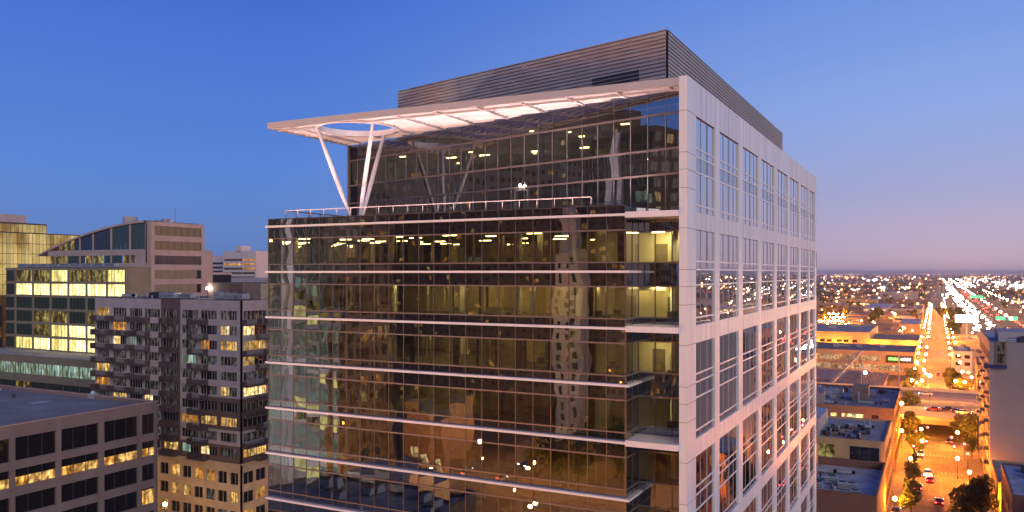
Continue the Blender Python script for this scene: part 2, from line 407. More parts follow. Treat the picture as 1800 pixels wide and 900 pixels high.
# floors, ceilings, columns, core
SLAB = mat('floor_slab', (0.30, 0.28, 0.25), 0.8)
CEIL = mat('ceiling_tile', (0.55, 0.50, 0.38), 0.8)
CARPET = mat('carpet', (0.20, 0.17, 0.12), 0.9)
COREW = mat('core_wall', (0.48, 0.42, 0.30), 0.8, 0, 0.15, 0.2)
COLM = mat('column_paint', (0.42, 0.42, 0.38), 0.7)
ROOMW = mat('lit_room_wall', (0.72, 0.66, 0.46), 0.8, 0, 0.1)
inset = 0.35
def plan(z):
    return [(XL + inset, YF + inset), (XR - inset, YF + inset), (XR - inset, YR + inset), (XE - inset, YR + inset), (XE - inset, YB - inset), (XL + inset, YB - inset)]
for k in range(8):
    zb = ZB[k]
    m = MB().use(CARPET)
    m.prism(plan(0), zb - FL - 0.75 + 0.15 + 0.45, zb - FL + 0.02)
    m.build('floor_slab', tower)
    m = MB().use(CEIL)
    m.prism([(p[0] + (0.03 if p[0] < -30 else -0.03), p[1]) for p in plan(0)], zb - 1.02, zb - 0.92)
    m.build('ceiling', tower)
    # rows of linear lights
    lr = MB(); dark_ = [rnd.random() < .4 for _ in range(5)]
    for iy in range(9):
        Y = YF + 2.2 + iy * 2.7
        zone = rnd.random()
        for ix in range(14):
            X = XL + 1.6 + ix * 2.62
            if Y < YR + 1 and X > XR - 1.5: continue
            if X > XE - 1: continue
            p_on = {0: 0.16, 1: 0.55, 2: 0.42, 3: 0.26, 4: 0.06, 5: 0.03, 6: 0.03, 7: 0.03}[k]
            if (k == 0 and X < -44 and iy < 3): p_on = 0.3
            if rnd.random() < p_on * (0.6 + 0.8 * zone) * (0.1 if k and dark_[ix // 3] else 1.35 if k else 1):
                lr.use(CEILDEEP if k else CEILLIGHT)
                lr.box(X, X + 1.25, Y, Y + 0.16, zb - 1.09, zb - 1.025)
    lr.build('ceiling_light', tower)
    # the corner room beside the white pillar
    rm = MB().use(ROOMW)
    z0, z1 = zb - FL + 0.03, zb - 1.03
    lit = k in (0, 1, 2, 3)
    rm.box(XR - 3.2, XR + 2.6 - 0.4 * (k % 3), 62.4, 62.55, z0, z1)
    rm.box(XR - 3.2, XR - 3.05, YF + 2.0, 62.4, z0, z1)
    rm.box(XE - 0.7, XE - 0.62, YR + 0.6, 66, z0, z1)
    rm.box(XR + 2.8, XE - 0.8, 66, 66.15, z0, z1)
    rm.use(CARPET); dx_ = XR + (0.3, 1.3, 0.1, 2.0)[k % 4]
    rm.box(dx_, dx_ + 1.0, 62.36, 62.39, z0, z0 + 2.15)                       # a door
    rm.use(mat('desk_grey', (0.2, 0.19, 0.17), 0.6)); rm.box(XR + 1.9, XR + 3.2, 60.2, 60.9, z0, z0 + 0.75 + .35 * (k % 2))
    if k % 2: rm.box(XR - 1.0, XR + 3.4, 60.9, 61.35, z1 - 0.42, z1 - 0.02)     # a duct
    rm.use(BRONZE); rm.box(XR + 2.55, XR + 2.62, 61.7, 61.77, z0, z1)
    rm.build('room_partition', tower)
    lm = MB().use(CEILBRIGHT if k in (0, 1, 2, 3) else CEILLIGHT)
    if k != 4:
        s_ = (1.0, .9, .55, .3, 0, .25, .2, .1)[k]
        lm.box(XR + 0.6, XR + 0.6 + 0.9 * s_, 60.6, 60.9, zb - 1.10, zb - 1.026)
        if k in (0, 1): lm.box(XR + 2.2, XR + 3.1, 61.2, 61.5, zb - 1.10, zb - 1.026)
    lm.build('room_light', tower)
    c = MB().use(COREW)
    c.box(-46, -26, 82, 106, zb - FL + 0.03, zb - 1.03)
    if k % 2 == 0: c.box(-36, -26.5, 74 + k, 74.2 + k, zb - FL + 0.03, zb - 1.03)
    if k >= 1: c.box(-50, -41, 70 + 2 * (k % 3), 70.2 + 2 * (k % 3), zb - FL + 0.03, zb - 1.03)
    c.build('core_wall', tower)
    # posts, half-drawn blinds and desks just behind the glass
    m = MB()
    for j in range(16):
        X = rnd.uniform(XL + 1, XR - 2); m.use(DARKMETAL if rnd.random() < .6 else COLM); Y = rnd.uniform(YF + 1.2, YF + 6); w_ = rnd.choice((.12, .2, .5))
        m.box(X, X + w_, Y, Y + .12, zb - FL + .03, zb - 1.03)
    for j in range(10):
        X = rnd.uniform(XL + 1, XR - 3); Y = rnd.uniform(YF + 1.2, YF + 5); m.use(MATS['desk_grey'] if 'desk_grey' in MATS else DARKMETAL); m.box(X, X + 1.6, Y, Y + .8, zb - FL + .7, zb - FL + .76); m.box(X + .1, X + .2, Y + .1, Y + .7, zb - FL + .03, zb - FL + .7); m.box(X + .5, X + 1.1, Y + .5, Y + .55, zb - FL + .8, zb - FL + 1.15)
    m.build('fit_out', tower)
    # blinds and partition posts near the glass
    bl = MB().use(mat('blind', (0.5, 0.42, 0.22), 0.8))
    for j in range(26):
        X = rnd.uniform(XL + 2, XR - 1); Y = rnd.uniform(64, 80); w = rnd.choice((0.15, 0.25, 0.9, 1.8))
        bl.box(X, X + w, Y, Y + 0.1, zb - FL + 0.03, zb - 1.03)
    bl.build('partition_panel', tower)
for X in (-53.0, -41.9, -29.7, -17.6):
    for Y in (58.6 if X < -20 else 61.0, 70.5, 110, 123):
        m = MB().use(COLM); m.tube((X, Y, 0), (X, Y, 62.9 if Y > 70 else 54.0), 0.36, 0.36, 14); m.build('column', tower, smooth=True)
low = MB().use(mat('lower_core', (0.03, 0.03, 0.03), 0.9)); low.box(XL + 1.2, XE - 1.2, YR + 1.5, YB - 1.2, 0, ZB[8] - 0.2); low.build('lower_core', tower)
lob = MB().use(DARKGLASS); lob.box(XL + 0.3, XE - 0.3, YR + 0.3, YB - 0.3, 0, ZB[12] - 3.43); lob.build('lobby_glazing', tower)

# white frame: pillar and pierced side wall
sideF = Face(XE, YF, 0, 1); WS = YB - YF
edges_px = [(1223, 1257), (1265, 1300), (1305, 1333), (1338, 1361), (1366, 1384), (1388, 1403), (1407, 1418), (1421, 1432)]
BAY = 8.87
bays = [(2.35, 8.1)] + [(9.62 + BAY * i, 9.62 + BAY * i + 7.25) for i in range(6)] + [(62.4, 67.6)]
rows = [(61.35 - 8.2 * i - 6.93, 61.35 - 8.2 * i) for i in range(7)]
fr = MB().use(WHITE)
DP = 0.58
us = [0.0] + [u for b in bays for u in b] + [WS]
for i in range(0, len(us), 2):                       # piers
    fr.box(XP if i == 0 else XE - DP + 0.02, XE, YF + us[i], YF + us[i + 1], 0, 63.77)
zs = [63.77] + [z for r in rows for z in (r[1], r[0])] + [0.0]
for (a, b) in bays:
    for i in range(0, len(zs), 2):
        if zs[i] > zs[i + 1]: fr.box(XE - DP + 0.02, XE - 0.003, YF + a, YF + b, zs[i + 1], zs[i])
fr.build('white_frame', tower)
jt = MB().use(JOINT)
for i in range(15):                                  # panel joints round the pillar
    for z in (61.35 - 8.2 / 2 * i, 61.35 - 8.2 / 2 * i - 1.28 if i % 2 else 61.35 - 4.1 * i - 2.9):
        if 1 < z < 62.6: jt.box(XP - 0.004, XE + 0.004, YF - 0.004, YF + 2.35, z - 0.018, z + 0.018)
for zr in [(62.3, 62.33)]:
    pass
for i in range(46):                                  # upright joints in the spandrels
    Y = YF + 2.35 + 1.48 * i
    for j in range(0, len(zs) - 2, 2):
        jt.box(XE - 0.01, XE + 0.003, Y - 0.012, Y + 0.012, zs[j + 1] + 0.01, zs[j] - 0.01)
jt.build('panel_joint', tower)
for (z0, z1) in rows:
    for (a, b) in bays:
        w = MB().use(SIDE); d = -0.13
        L = b - a; cols = [0, 0.24, 0.5, 0.76, 1.0] if L > 6.5 else [0, 0.3, 0.62, 1.0]
        zz = [z1, z1 - 2.29, z1 - 2.89, z1 - 4.01, z1 - 6.4, z0]
        for i in range(5):
            w.use(SIDESP if i == 2 else SIDE)
            for c0, c1 in zip(cols, cols[1:]):
                sideF.quad(w, a + c0 * L, a + c1 * L, zz[i + 1], zz[i], d)
        o = w.build('window', tower)
        m = MB().use(FINMAT)
        MULL = mat('grey_mullion', (0.36, 0.34, 0.36), 0.5)
        for z in zz[1:5]: sideF.slab(m, a, b, z - 0.055, z + 0.055, d - 0.05, d + 0.04)
        m.use(MULL)
        for i, c in enumerate(cols[1:-1]):
            u = a + c * L; sideF.slab(m, u - 0.03, u + 0.03, z0, z1, d - 0.05, d + 0.03)
            if i == 1: sideF.slab(m, u + 0.34, u + 0.37, z0, z1, d - 0.05, d + 0.02)
        m.build('mullion', o)

# skewed top storeys behind the terrace
sk = Face(SB.x, SB.y, -SD.x, -SD.y); WSK = (SB - SA).length; n = 26
zz = [ZU, 61.56, 59.0, 57.18, ZT - 0.3]
g = MB(); mu = MB().use(BRONZE)
for i in range(4):
    g.use(SKEWSP if i == 2 else SKEW)
    for j in range(n):
        sk.quad(g, j * WSK / n + 0.025, (j + 1) * WSK / n - 0.025, zz[i + 1], zz[i])
for j in range(n + 1):
    mu.use(mat('pale_mullion', (0.20, 0.18, 0.17), 0.5))
    if j:
        u_ = j * WSK / n
        for za, zb3 in ((zz[4], zz[3]), (zz[2], zz[1])): sk.slab(mu, u_ - 0.03, u_ + 0.03, za, zb3, -0.1, 0.05)
        for za, zb3 in ((zz[3], zz[2]), (zz[1], zz[0])): sk.slab(mu, u_ - 0.012, u_ + 0.012, za, zb3, -0.1, 0.004)
mu.use(TRIM)
for z in (61.56, 59.0, 57.18): sk.slab(mu, 0, WSK, z - 0.07, z + 0.07, -0.1, 0.10)
sk.slab(mu, -0.12, 0.12, zz[4], ZU - 0.01, -0.3, 0.12)
g.build('skewed_glass_wall', tower); mu.build('mullion_grid', tower)
off = Vector((-SD.y, SD.x)) * -0.4
if off.y < 0: off = -off
pl = [(XL + 0.4, SB.y + 0.3), (XL + 0.4, YB - 0.4), (XE - 0.7, YB - 0.4), (XE - 0.7, SA.y + 0.6)]
pl = pl[::-1]
for z0, z1, mm in ((57.6, 57.9, CARPET), (58.72, 58.82, CEIL), (62.2, 62.35, CEIL)):
    m = MB().use(mm); m.prism([(p[0], p[1]) for p in pl], z0 + (0.55 if z0 == 57.6 else 0), z1 + (0.55 if z0 == 57.6 else 0)); m.build('floor_slab' if mm is CARPET else 'ceiling', tower)
lr = MB().use(CEILLIGHT)
for zc, pon in ((58.71, 0.2), (62.19, 0.13)):
    for ix in range(14):
        for iy in range(6):
            X = XL + 1.5 + ix * 2.7; Y = 57.7 + 0.27 * (XP - X) + 1.6 + iy * 2.6
            if rnd.random() < pon * (1.8 if X > -30 and zc < 60 else 0.8): lr.box(X, X + rnd.choice((.3, .5, .7)), Y, Y + 0.10, zc - 0.07, zc - 0.005)
lr.use(CEILDEEP)
for X in (-29, -26.5, -24, -21.5, -19): lr.box(X, X + 1.1, 64.5, 64.7, 58.64, 58.705)
for X in (-46, -42, -36, -31): lr.box(X, X + 1.1, 74, 74.2, 62.13, 62.19)
lr.build('ceiling_light', tower)
m = MB().use(COREW); m.box(-45, -27, 84, 106, 54.4, 62.2); m.box(-30, -22, 76, 76.2, 54.4, 62.2); m.build('core_wall', tower)
m = MB().use(WHITE)
for zr in (61.9,): pass
m.box(XL, XL + 0.15, SB.y, YB, ZT, 63.1); m.box(XL, XE - 0.6, YB - 0.15, YB, ZT, 63.1); m.build('rear_wall', tower)
for X, Y in ((-29.7, 62.9), (-41.9, 66.2)):
    m = MB().use(COLM); m.tube((X, Y, 54.4), (X, Y, 62.2), 0.32, 0.32, 14); m.build('column', tower, smooth=True)

# terrace deck, parapet cap, railing, uplights
m = MB().use(mat('terrace_paver', (0.32, 0.30, 0.30), 0.8, 0, 0.15, 0.5))
m.prism([(XL + 0.3, YF + 0.3), (XR, YF + 0.3), (XR, YR), (XP, YR - 0.2), (SA.x, SA.y), (SB.x + 0.3, SB.y - 0.05)], 54.3, 54.45); m.build('terrace_deck', tower)
m = MB().use(BRONZE); m.box(XL - 0.02, XR, YF - 0.05, YF + 0.35, ZT, ZT + 0.06); m.box(XL - 0.02, XL + 0.33, YF + 0.36, 67.9, ZT, ZT + 0.06); m.build('parapet_cap', tower)
RG = glass('railing_glass', (0.93, 0.93, 0.95), 0.03, 0.6, wave=0.002, tilt=0.002)
rl = MB(); rx0, rx1, ry = XL + 1.0, -23.0, YF + 1.1
nr = 20
rl.use(TRIM); POSTS = []
for i in range(nr + 1):
    POSTS.append(rx0 + (rx1 - rx0) * i / nr)
rl.box(rx0, rx1, ry - 0.03, ry + 0.03, 55.68, 55.745); rl.box(rx0 - 0.05, rx0 + 0.05, ry, 67.3, 55.66, 55.76)
for i in range(1, 7): rl.box(rx0 - 0.04, rx0 + 0.04, ry + 1.6 * i - 0.04, ry + 1.6 * i + 0.04, 54.4, 55.72)
rail = rl.build('terrace_railing', tower)
for X in POSTS:
    q = MB().use(TRIM); q.box(X - 0.028, X + 0.028, ry - 0.028, ry + 0.028, 54.4, 55.675); q.build('post', rail)
pg = MB()
for i in range(nr):
    X0 = rx0 + (rx1 - rx0) * i / nr + 0.06; X1 = rx0 + (rx1 - rx0) * (i + 1) / nr - 0.06
    pg.face([(X0, ry, 54.5), (X1, ry, 54.5), (X1, ry, 55.6), (X0, ry, 55.6)])
pg.build('glass_panel', rail, RG)

# canopy
can = MB().use(mat('canopy_fascia', (0.47, 0.43, 0.42), 0.5, 0, 0.05))
hc, hr = Vector((-47.2, 60.5)), 3.55
can.box(XL - 0.1, XP - 0.01, YF - 0.02, YF + 0.28, ZU, ZC)
can.box(XL - 0.1, XL + 0.2, YF + 0.28, 68.0, ZU, ZC)
canopy = can.build('canopy', tower)
m = MB().use(CANOPY); nh = 40
for i in range(nh):
    a0, a1 = 2 * pi * i / nh, 2 * pi * (i + 1) / nh
    P = lambda r, a, z: (hc.x + r * cos(a), hc.y + r * sin(a), z)
    for r, f in ((hr, 1), (hr + 0.35, -1)):
        q = [P(r, a0, ZU - 0.02), P(r, a1, ZU - 0.02), P(r, a1, ZC - 0.05), P(r, a0, ZC - 0.05)]
        m.face(q if f < 0 else q[::-1])
    m.face([P(hr, a0, ZU - 0.02), P(hr, a1, ZU - 0.02), P(hr + 0.35, a1, ZU - 0.02), P(hr + 0.35, a0, ZU - 0.02)])
    m.face([P(hr, a0, ZC - 0.05), P(hr + 0.35, a0, ZC - 0.05), P(hr + 0.35, a1, ZC - 0.05), P(hr, a1, ZC - 0.05)])
m.build('hoop', canopy)
def spans(y):
    """x-intervals of the canopy at depth y, less the round opening"""
    x1 = XP - 0.05 if y < SA.y else XP - (y - SA.y) / 0.2689 - 0.1
    x0 = XL + 0.2
    if x1 <= x0: return []
    d = y - hc.y
    if abs(d) < hr + 0.2:
        hw = sqrt((hr + 0.2) ** 2 - d * d)
        return [(a, b) for a, b in ((x0, hc.x - hw), (hc.x + hw, x1)) if b - a > 0.15]
    return [(x0, x1)]
m = MB().use(CANOPY)
y = YF + 0.45
while y < 67.6:
    for x0, x1 in spans(y + 0.1):
        # one leaning blade
        i = len(m.v)
        pr = [(y + 0.30, ZU + 0.06), (y + 0.40, ZU + 0.06), (y + 0.06, ZC - 0.06), (y - 0.04, ZC - 0.06)]
        for X in (x0, x1): m.v += [(X, a, b) for a, b in pr]
        for k in range(4):
            k2 = (k + 1) % 4; m.f.append((i + k, i + k2, i + 4 + k2, i + 4 + k)); m.m.append(m.cur)
        m.f.append((i + 3, i + 2, i + 1, i)); m.m.append(m.cur); m.f.append((i + 4, i + 5, i + 6, i + 7)); m.m.append(m.cur)
    y += 0.80
m.build('louvre_blade', canopy)
m = MB().use(CANOPY)
for i in range(10):
    X = XL + 2.2 + i * 3.9
    y1 = min(67.6, 57.7 + (XP - X) * 0.2689) - 0.15
    segs = [(YF + 0.28, y1)]
    dx = X - hc.x
    if abs(dx) < hr + 0.2:
        hw = sqrt((hr + 0.2) ** 2 - dx * dx); segs = [(YF + 0.28, hc.y - hw), (hc.y + hw, y1)]
    for a, b in segs:
        if b > a + 0.2: q = MB().use(CANOPY); q.box(X - 0.07, X + 0.07, a, b, ZU - 0.06, ZU + 0.30); q.build('beam', canopy)
m.box(XL + 0.2, XP - 0.02, YF + 1.05, YF + 1.20, ZU - 0.10, ZU + 0.15) if False else None
for x0, x1 in spans(YF + 1.2): m.box(x0, x1, YF + 1.12, YF + 1.26, ZU - 0.11, ZU + 0.06)
m.build('edge_beam', canopy)
m = MB().use(CANOPY)
for a0 in (178, -58, 58):
    a = radians(a0) + TH
    t = Vector((hc.x + (hr + 0.1) * cos(a), hc.y + (hr + 0.1) * sin(a), ZU))
    b = Vector((hc.x + 0.35 * cos(a), hc.y + 0.35 * sin(a), 54.4))
    mid = b.lerp(t, 0.5)
    c = MB().use(CANOPY); ks = [k / 10 for k in range(11)]
    for k0, k1 in zip(ks, ks[1:]): c.tube(b.lerp(t, k0), b.lerp(t, k1), 0.13 + 0.08 * sin(pi * k0), 0.13 + 0.08 * sin(pi * k1), 14, False)
    c.build('splayed_column', canopy, smooth=True)
# terrace uplights
def area(name, loc, target, size, power, col, parent=None):
    l = bpy.data.lights.new(name, 'AREA'); l.shape = 'DISK'; l.size = size; l.energy = power; l.color = col
    o = bpy.data.objects.new(name, l); COL.objects.link(o)
    off = parent.location if parent else Vector((0, 0, 0))
    o.location = Vector(loc) - off; d = Vector(target) - Vector(loc)
    o.rotation_euler = d.to_track_quat('-Z', 'Y').to_euler()
    if parent: o.parent = parent
    return o
UPPOW = 1100
for i in range(9):
    X = XL + 2.5 + i * 4.3
    if X > -25.0: break
    yy = YF + 1.7
    m = MB().use(DARKMETAL); m.tube((X, yy, 54.45), (X, yy, 54.75), 0.14, 0.17, 12); m.use(emit('uplight_lens', (1, .8, .76), 6, False)); m.tube((X, yy, 54.752), (X, yy, 54.76), 0.12, 0.12, 12); m.build('uplight', tower)
l = bpy.data.lights.new('uplight_beam', 'AREA'); l.shape = 'RECTANGLE'; l.size = 34.0; l.size_y = 0.25; l.energy = 2000; l.color = (1.0, 0.69, 0.68); l.spread = radians(125)
o = bpy.data.objects.new('uplight_beam', l); COL.objects.link(o); o.parent = tower
o.location = Vector((XL + 18.2, YF + 0.5, 54.98)) - tower.location; o.rotation_euler = (radians(180 - 14), 0, 0)
# terrace door with its lamp, chairs
m = MB().use(TRIM)
u = 23.3
sk.slab(m, u - 0.06, u + 0.06, 54.45, 56.9, 0.02, 0.16); sk.slab(m, u + 1.35, u + 1.47, 54.45, 56.9, 0.02, 0.16); sk.slab(m, u - 0.06, u + 1.47, 56.9, 57.02, 0.02, 0.16)
door = m.build('terrace_door', tower)
m = MB().use(WHITELAMP); p_ = sk.p(u + 0.75, 57.35, 0.3); m.ball(p_, 0.09); m.build('lamp', door)
# mechanical penthouse
PA = Vector((-18.5, 61.9)); PB = PA + SD * 32.06
pts = [(PB.x, PB.y), (PA.x, PA.y), (-18.5, 115), (PB.x, 115)]
m = MB().use(LOUVRE)
zt, zb_, ns = 68.76, 63.0, 19
st = (zt - zb_) / ns
for a, b in zip(pts, pts[1:] + pts[:1]):
    fc = Face(a[0], a[1], b[0] - a[0], b[1] - a[1]); L = hypot(b[0] - a[0], b[1] - a[1])
    for i in range(ns):
        z = zb_ + i * st
        m.face([fc.p(0, z, 0.12), fc.p(L, z, 0.12), fc.p(L, z + st * 0.72, 0.10), fc.p(0, z + st * 0.72, 0.10)])
        m.face([fc.p(0, z + st * 0.72, 0.10), fc.p(L, z + st * 0.72, 0.10), fc.p(L, z + st * 0.8, -0.05), fc.p(0, z + st * 0.8, -0.05)])
        m.face([fc.p(0, z + st * 0.8, -0.05), fc.p(L, z + st * 0.8, -0.05), fc.p(L, z + st, 0.12), fc.p(0, z + st, 0.12)])
m.prism(pts, zt - 0.02, zt + 0.10)
pent = m.build('louvred_penthouse', tower)
fc = Face(PB.x, PB.y, -SD.x, -SD.y)
m = MB().use(DARKMETAL)
for i in range(6): fc.slab(m, 25.0, 29.6, 64.35 + i * st, 64.35 + i * st + st * 0.75, 0.10, 0.14)
m.build('intake_grille', pent)
m = MB().use(ROOFGREY); m.prism([(SA.x, SA.y + 0.2), (XE - 0.62, SA.y + 0.2), (XE - 0.62, YB - 0.2), (XL + 0.2, YB - 0.2), (SB.x + 0.2, SB.y + 0.2)], 62.9, 63.05); m.build('roof_deck', tower)
HAZE = 0.00006
# ------------------------------------------------------------------ ground, avenue, viaduct, highway
SUNP, SUND = 1.8, (0.72, -0.64, 0.26)
GROUND = mat('ground_soil', (0.14, 0.115, 0.095), 0.95, 0, 0.5, 0.02, bump=0.2)
m = MB().use(GROUND); m.face([(-20000, -12000, 0), (20000, -12000, 0), (20000, 42000, 0), (-20000, 42000, 0)]); struct(m.build('ground'))
RX0, RX1 = -4.8, 6.2                      # kerbs of the avenue
m = MB().use(mat('worn_concrete_road', (0.17, 0.155, 0.14), 0.85, 0, 0.3, 0.25, bump=0.2)); m.face([(RX0, -60, .006), (RX1, -60, .006), (RX1, 2600, .006), (RX0, 2600, .006)]); struct(m.build('road'))
for x0, x1 in ((-9.3, RX0), (RX1, 10.3)):
    m = MB().use(PAVE); m.box(x0, x1, -40, 2600, -0.2, 0.14); struct(m.build('pavement'))
m = MB().use(PAINT)
y = 120
while y < 1500:
    for x in (-1.6, 3.4): m.face([(x - .08, y, .012), (x + .08, y, .012), (x + .08, y + 3.2, .012), (x - .08, y + 3.2, .012)])
    y += 9
for x in (0.75, 1.05): m.face([(x - .06, 120, .012), (x + .06, 120, .012), (x + .06, 226, .012), (x - .06, 226, .012)])
for yc in (231, 252):
    for i in range(12):
        x = RX0 + 0.5 + i * 0.88; m.face([(x, yc, .012), (x + .42, yc, .012), (x + .42, yc + 2.4, .012), (x, yc + 2.4, .012)])
m.face([(RX0 + .3, 227.6, .012), (0.7, 227.6, .012), (0.7, 228.1, .012), (RX0 + .3, 228.1, .012)])
for i in range(5): m.face([(1.2, 262 + 3 * i, .012), (5.9, 262 + 3 * i, .012), (5.9, 263.2 + 3 * i, .012), (1.2, 263.2 + 3 * i, .012)])
struct(m.build('road_markings'))
m = MB().use(ASPHALT)
for x0, x1 in ((27, 50), (54, 78)): m.face([(x0, 350, .008), (x1, 350, .008), (x1, 6000, .008), (x0, 6000, .008)])
struct(m.build('highway'))
m = MB().use(PAINT)
for x0 in (27.6, 49.4, 54.6, 77.4): m.face([(x0 - .1, 350, .014), (x0 + .1, 350, .014), (x0 + .1, 4000, .014), (x0 - .1, 4000, .014)])
struct(m.build('highway_markings'))
m = MB().use(CONCRETE); m.box(51.8, 52.3, 350, 4000, 0, 0.9); b = m.build('median_barrier'); tag(b, 'long low concrete barrier dividing the two directions of the highway', 'barrier')

# viaduct crossing the avenue
VD = mat('viaduct_deck', (0.24, 0.205, 0.18), 0.85, 0, 0.2, 0.15, stretch=(0.3, 2, 1))
via = thing('highway_viaduct', 'raised concrete highway viaduct with two decks crossing the avenue', 'bridge', (0, 300, 0))
for y0, y1, z in ((281, 309, 5.2), (313, 347, 5.6)):
    m = MB().use(VD); m.box(-140, 160, y0, y1, z - 1.3, z); dk = m.build('deck', via)
    m = MB().use(PAINT)
    for yy in [y0 + 4 + 3.7 * i for i in range(int((y1 - y0 - 6) / 3.7) + 1)]:
        for i in range(30):
            x = -120 + i * 9; m.face([(x, yy - .08, z + .005), (x + 3.5, yy - .08, z + .005), (x + 3.5, yy + .08, z + .005), (x, yy + .08, z + .005)])
    m.build('lane_line', dk)
    for yy in (y0, y1 - 0.35):
        m = MB().use(CONCRETE); m.box(-140, 160, yy, yy + 0.35, z, z + 1.0); m.build('barrier', via)
    for X in (-60, -26, 18, 52, 90):
        m = MB().use(CONCRETE); m.tube((X, (y0 + y1) / 2 - 7, 0), (X, (y0 + y1) / 2 - 7, z - 2.2), 0.7, 0.7, 12); m.tube((X, (y0 + y1) / 2 + 7, 0), (X, (y0 + y1) / 2 + 7, z - 2.2), 0.7, 0.7, 12); m.box(X - 0.8, X + 0.8, y0 + 2, y1 - 2, z - 2.2, z - 1.3); m.build('pier', via)
m = MB().use(mat('weeds', (0.07, 0.075, 0.025), 0.95, 0, 0.6, 0.8, bump=0.5)); m.face([(-9.3, 274.5, .16), (10.3, 274.5, .16), (10.3, 281, .16), (-9.3, 281, .16)]); struct(m.build('verge'))

# ------------------------------------------------------------------ low buildings
BRICKR = brick('red_brick', (0.20, 0.075, 0.05), (0.26, 0.10, 0.07), (0.2, 0.16, 0.13))
BRICKT = brick('tan_brick', (0.34, 0.22, 0.12), (0.40, 0.26, 0.15), (0.3, 0.24, 0.18))
BRICKB = brick('brown_brick', (0.20, 0.13, 0.09), (0.25, 0.17, 0.12), (0.2, 0.17, 0.14))
STUCCO = mat('ochre_stucco', (0.42, 0.27, 0.14), 0.9, 0, 0.15, 0.3)
TANP = mat('tan_panel', (0.26, 0.235, 0.23), 0.8, 0, 0.08, 0.2, bump=0.1)
GREYP = mat('grey_render', (0.36, 0.33, 0.34), 0.85, 0, 0.12, 0.3)
UNIT = mat('hvac_metal', (0.36, 0.40, 0.45), 0.5, 0.3, 0.15, 1.0)
UNITB = mat('vent_brown', (0.22, 0.17, 0.13), 0.7)

def shell(t, x0, x1, y0, y1, h, wall, roof, par=0.7, z0=0.0):
    m = MB().use(wall); w_ = 0.35
    m.box(x0, x1, y0, y0 + w_, z0, h); m.box(x0, x1, y1 - w_, y1, z0, h)
    m.box(x0, x0 + w_, y0 + w_, y1 - w_, z0, h); m.box(x1 - w_, x1, y0 + w_, y1 - w_, z0, h)
    m.build('wall', t)
    r = MB().use(roof); r.face([(x0 + w_, y0 + w_, h - par), (x1 - w_, y0 + w_, h - par), (x1 - w_, y1 - w_, h - par), (x0 + w_, y1 - w_, h - par)])
    return r.build('roof', t)
def grid_windows(t, fc, L, zrows, cols, fill, pick, panes=2, margin=0.0, cap=100, d=0.03, frame=None):
    ws = []
    for (z0, z1) in zrows:
        for j in range(cols):
            u = margin + (L - 2 * margin) * (j + 0.5 - fill / 2) / cols; u2 = margin + (L - 2 * margin) * (j + 0.5 + fill / 2) / cols
            p = fc.p((u + u2) / 2, z0); ws.append(((u2 - u) * (z1 - z0) / max(1, hypot(p[0], p[1])) ** 2, fc, u, u2, z0, z1, d, pick(j, z0), panes))
    windows(t, ws, cap, frame)
def unit(t, x, y, z, sx, sy, sz, mm=None, fan=True):
    m = MB().use(mm or UNIT); m.box(x - sx / 2, x + sx / 2, y - sy / 2, y + sy / 2, z + 0.18, z + sz)
    m.use(DARKMETAL); m.box(x - sx / 2 + .1, x + sx / 2 - .1, y - sy / 2 + .1, y + sy / 2 - .1, z, z + 0.18)
    if fan:
        nf = max(1, int(sx / 1.3))
        for i in range(nf): m.tube((x - sx / 2 + sx * (i + .5) / nf, y, z + sz), (x - sx / 2 + sx * (i + .5) / nf, y, z + sz + 0.12), min(sy, sx / nf) * 0.38, None, 12)
        for i in range(3): m.box(x - sx / 2 - 0.01, x + sx / 2 + 0.01, y - sy / 2 - 0.012, y - sy / 2, z + 0.4 + i * (sz - .5) / 3, z + 0.5 + i * (sz - .5) / 3)
    return m.build('rooftop_unit', t)
def roof_bits(t, x0, x1, y0, y1, z, n):
    """what a flat roof gathers: ducts, vent pipes, drains, hatches and patched membrane"""
    m = MB().use(UNIT)
    for i in range(max(1, n // 5)):
        x, y = rnd.uniform(x0 + 2, x1 - 6), rnd.uniform(y0 + 2, y1 - 3); L = rnd.uniform(3, min(9, x1 - x - 1)); m.box(x, x + L, y, y + .55, z + .3, z + .8); m.box(x + L - .55, x + L, y, y + rnd.uniform(1, 2.5), z + .3, z + .8)
        for k in range(3): m.box(x + L * k / 3 + .2, x + L * k / 3 + .3, y - .04, y + .6, z, z + .3)
    m.build('duct', t)
    for i in range(n):
        m = MB(); x, y = rnd.uniform(x0 + 1, x1 - 1), rnd.uniform(y0 + 1, y1 - 1); h = rnd.uniform(.4, 1.1); m.use(rnd.choice((UNIT, DARKMETAL, UNITB))); r = rnd.uniform(.08, .2); m.tube((x, y, z), (x, y, z + h), r, r, 8); m.tube((x, y, z + h), (x, y, z + h + .12), r * 1.7, r * 1.5, 8); m.build('vent_pipe', t)
    m = MB()
    for i in range(n):
        x, y = rnd.uniform(x0 + 1, x1 - 4), rnd.uniform(y0 + 1, y1 - 4); m.use(rnd.choice((ROOFDARK, ROOFPALE, ROOFGREY))); a, b = rnd.uniform(.8, 3.5), rnd.uniform(.6, 3); zz_ = z + .004 + .003 * i; m.face([(x, y, zz_), (x + a, y, zz_), (x + a, y + b, zz_), (x, y + b, zz_)])
    y = y0 + 1.6
    m.use(ROOFDARK)
    while y < y1 - 1: m.face([(x0 + .4, y, z + .003), (x1 - .4, y, z + .003), (x1 - .4, y + .07, z + .003), (x0 + .4, y + .07, z + .003)]); y += 2.1
    m.build('membrane_patch', t)
def pick_from(*a):
    items = [m for m, w_ in a for _ in range(w_)]
    return lambda j, z: rnd.choice(items)

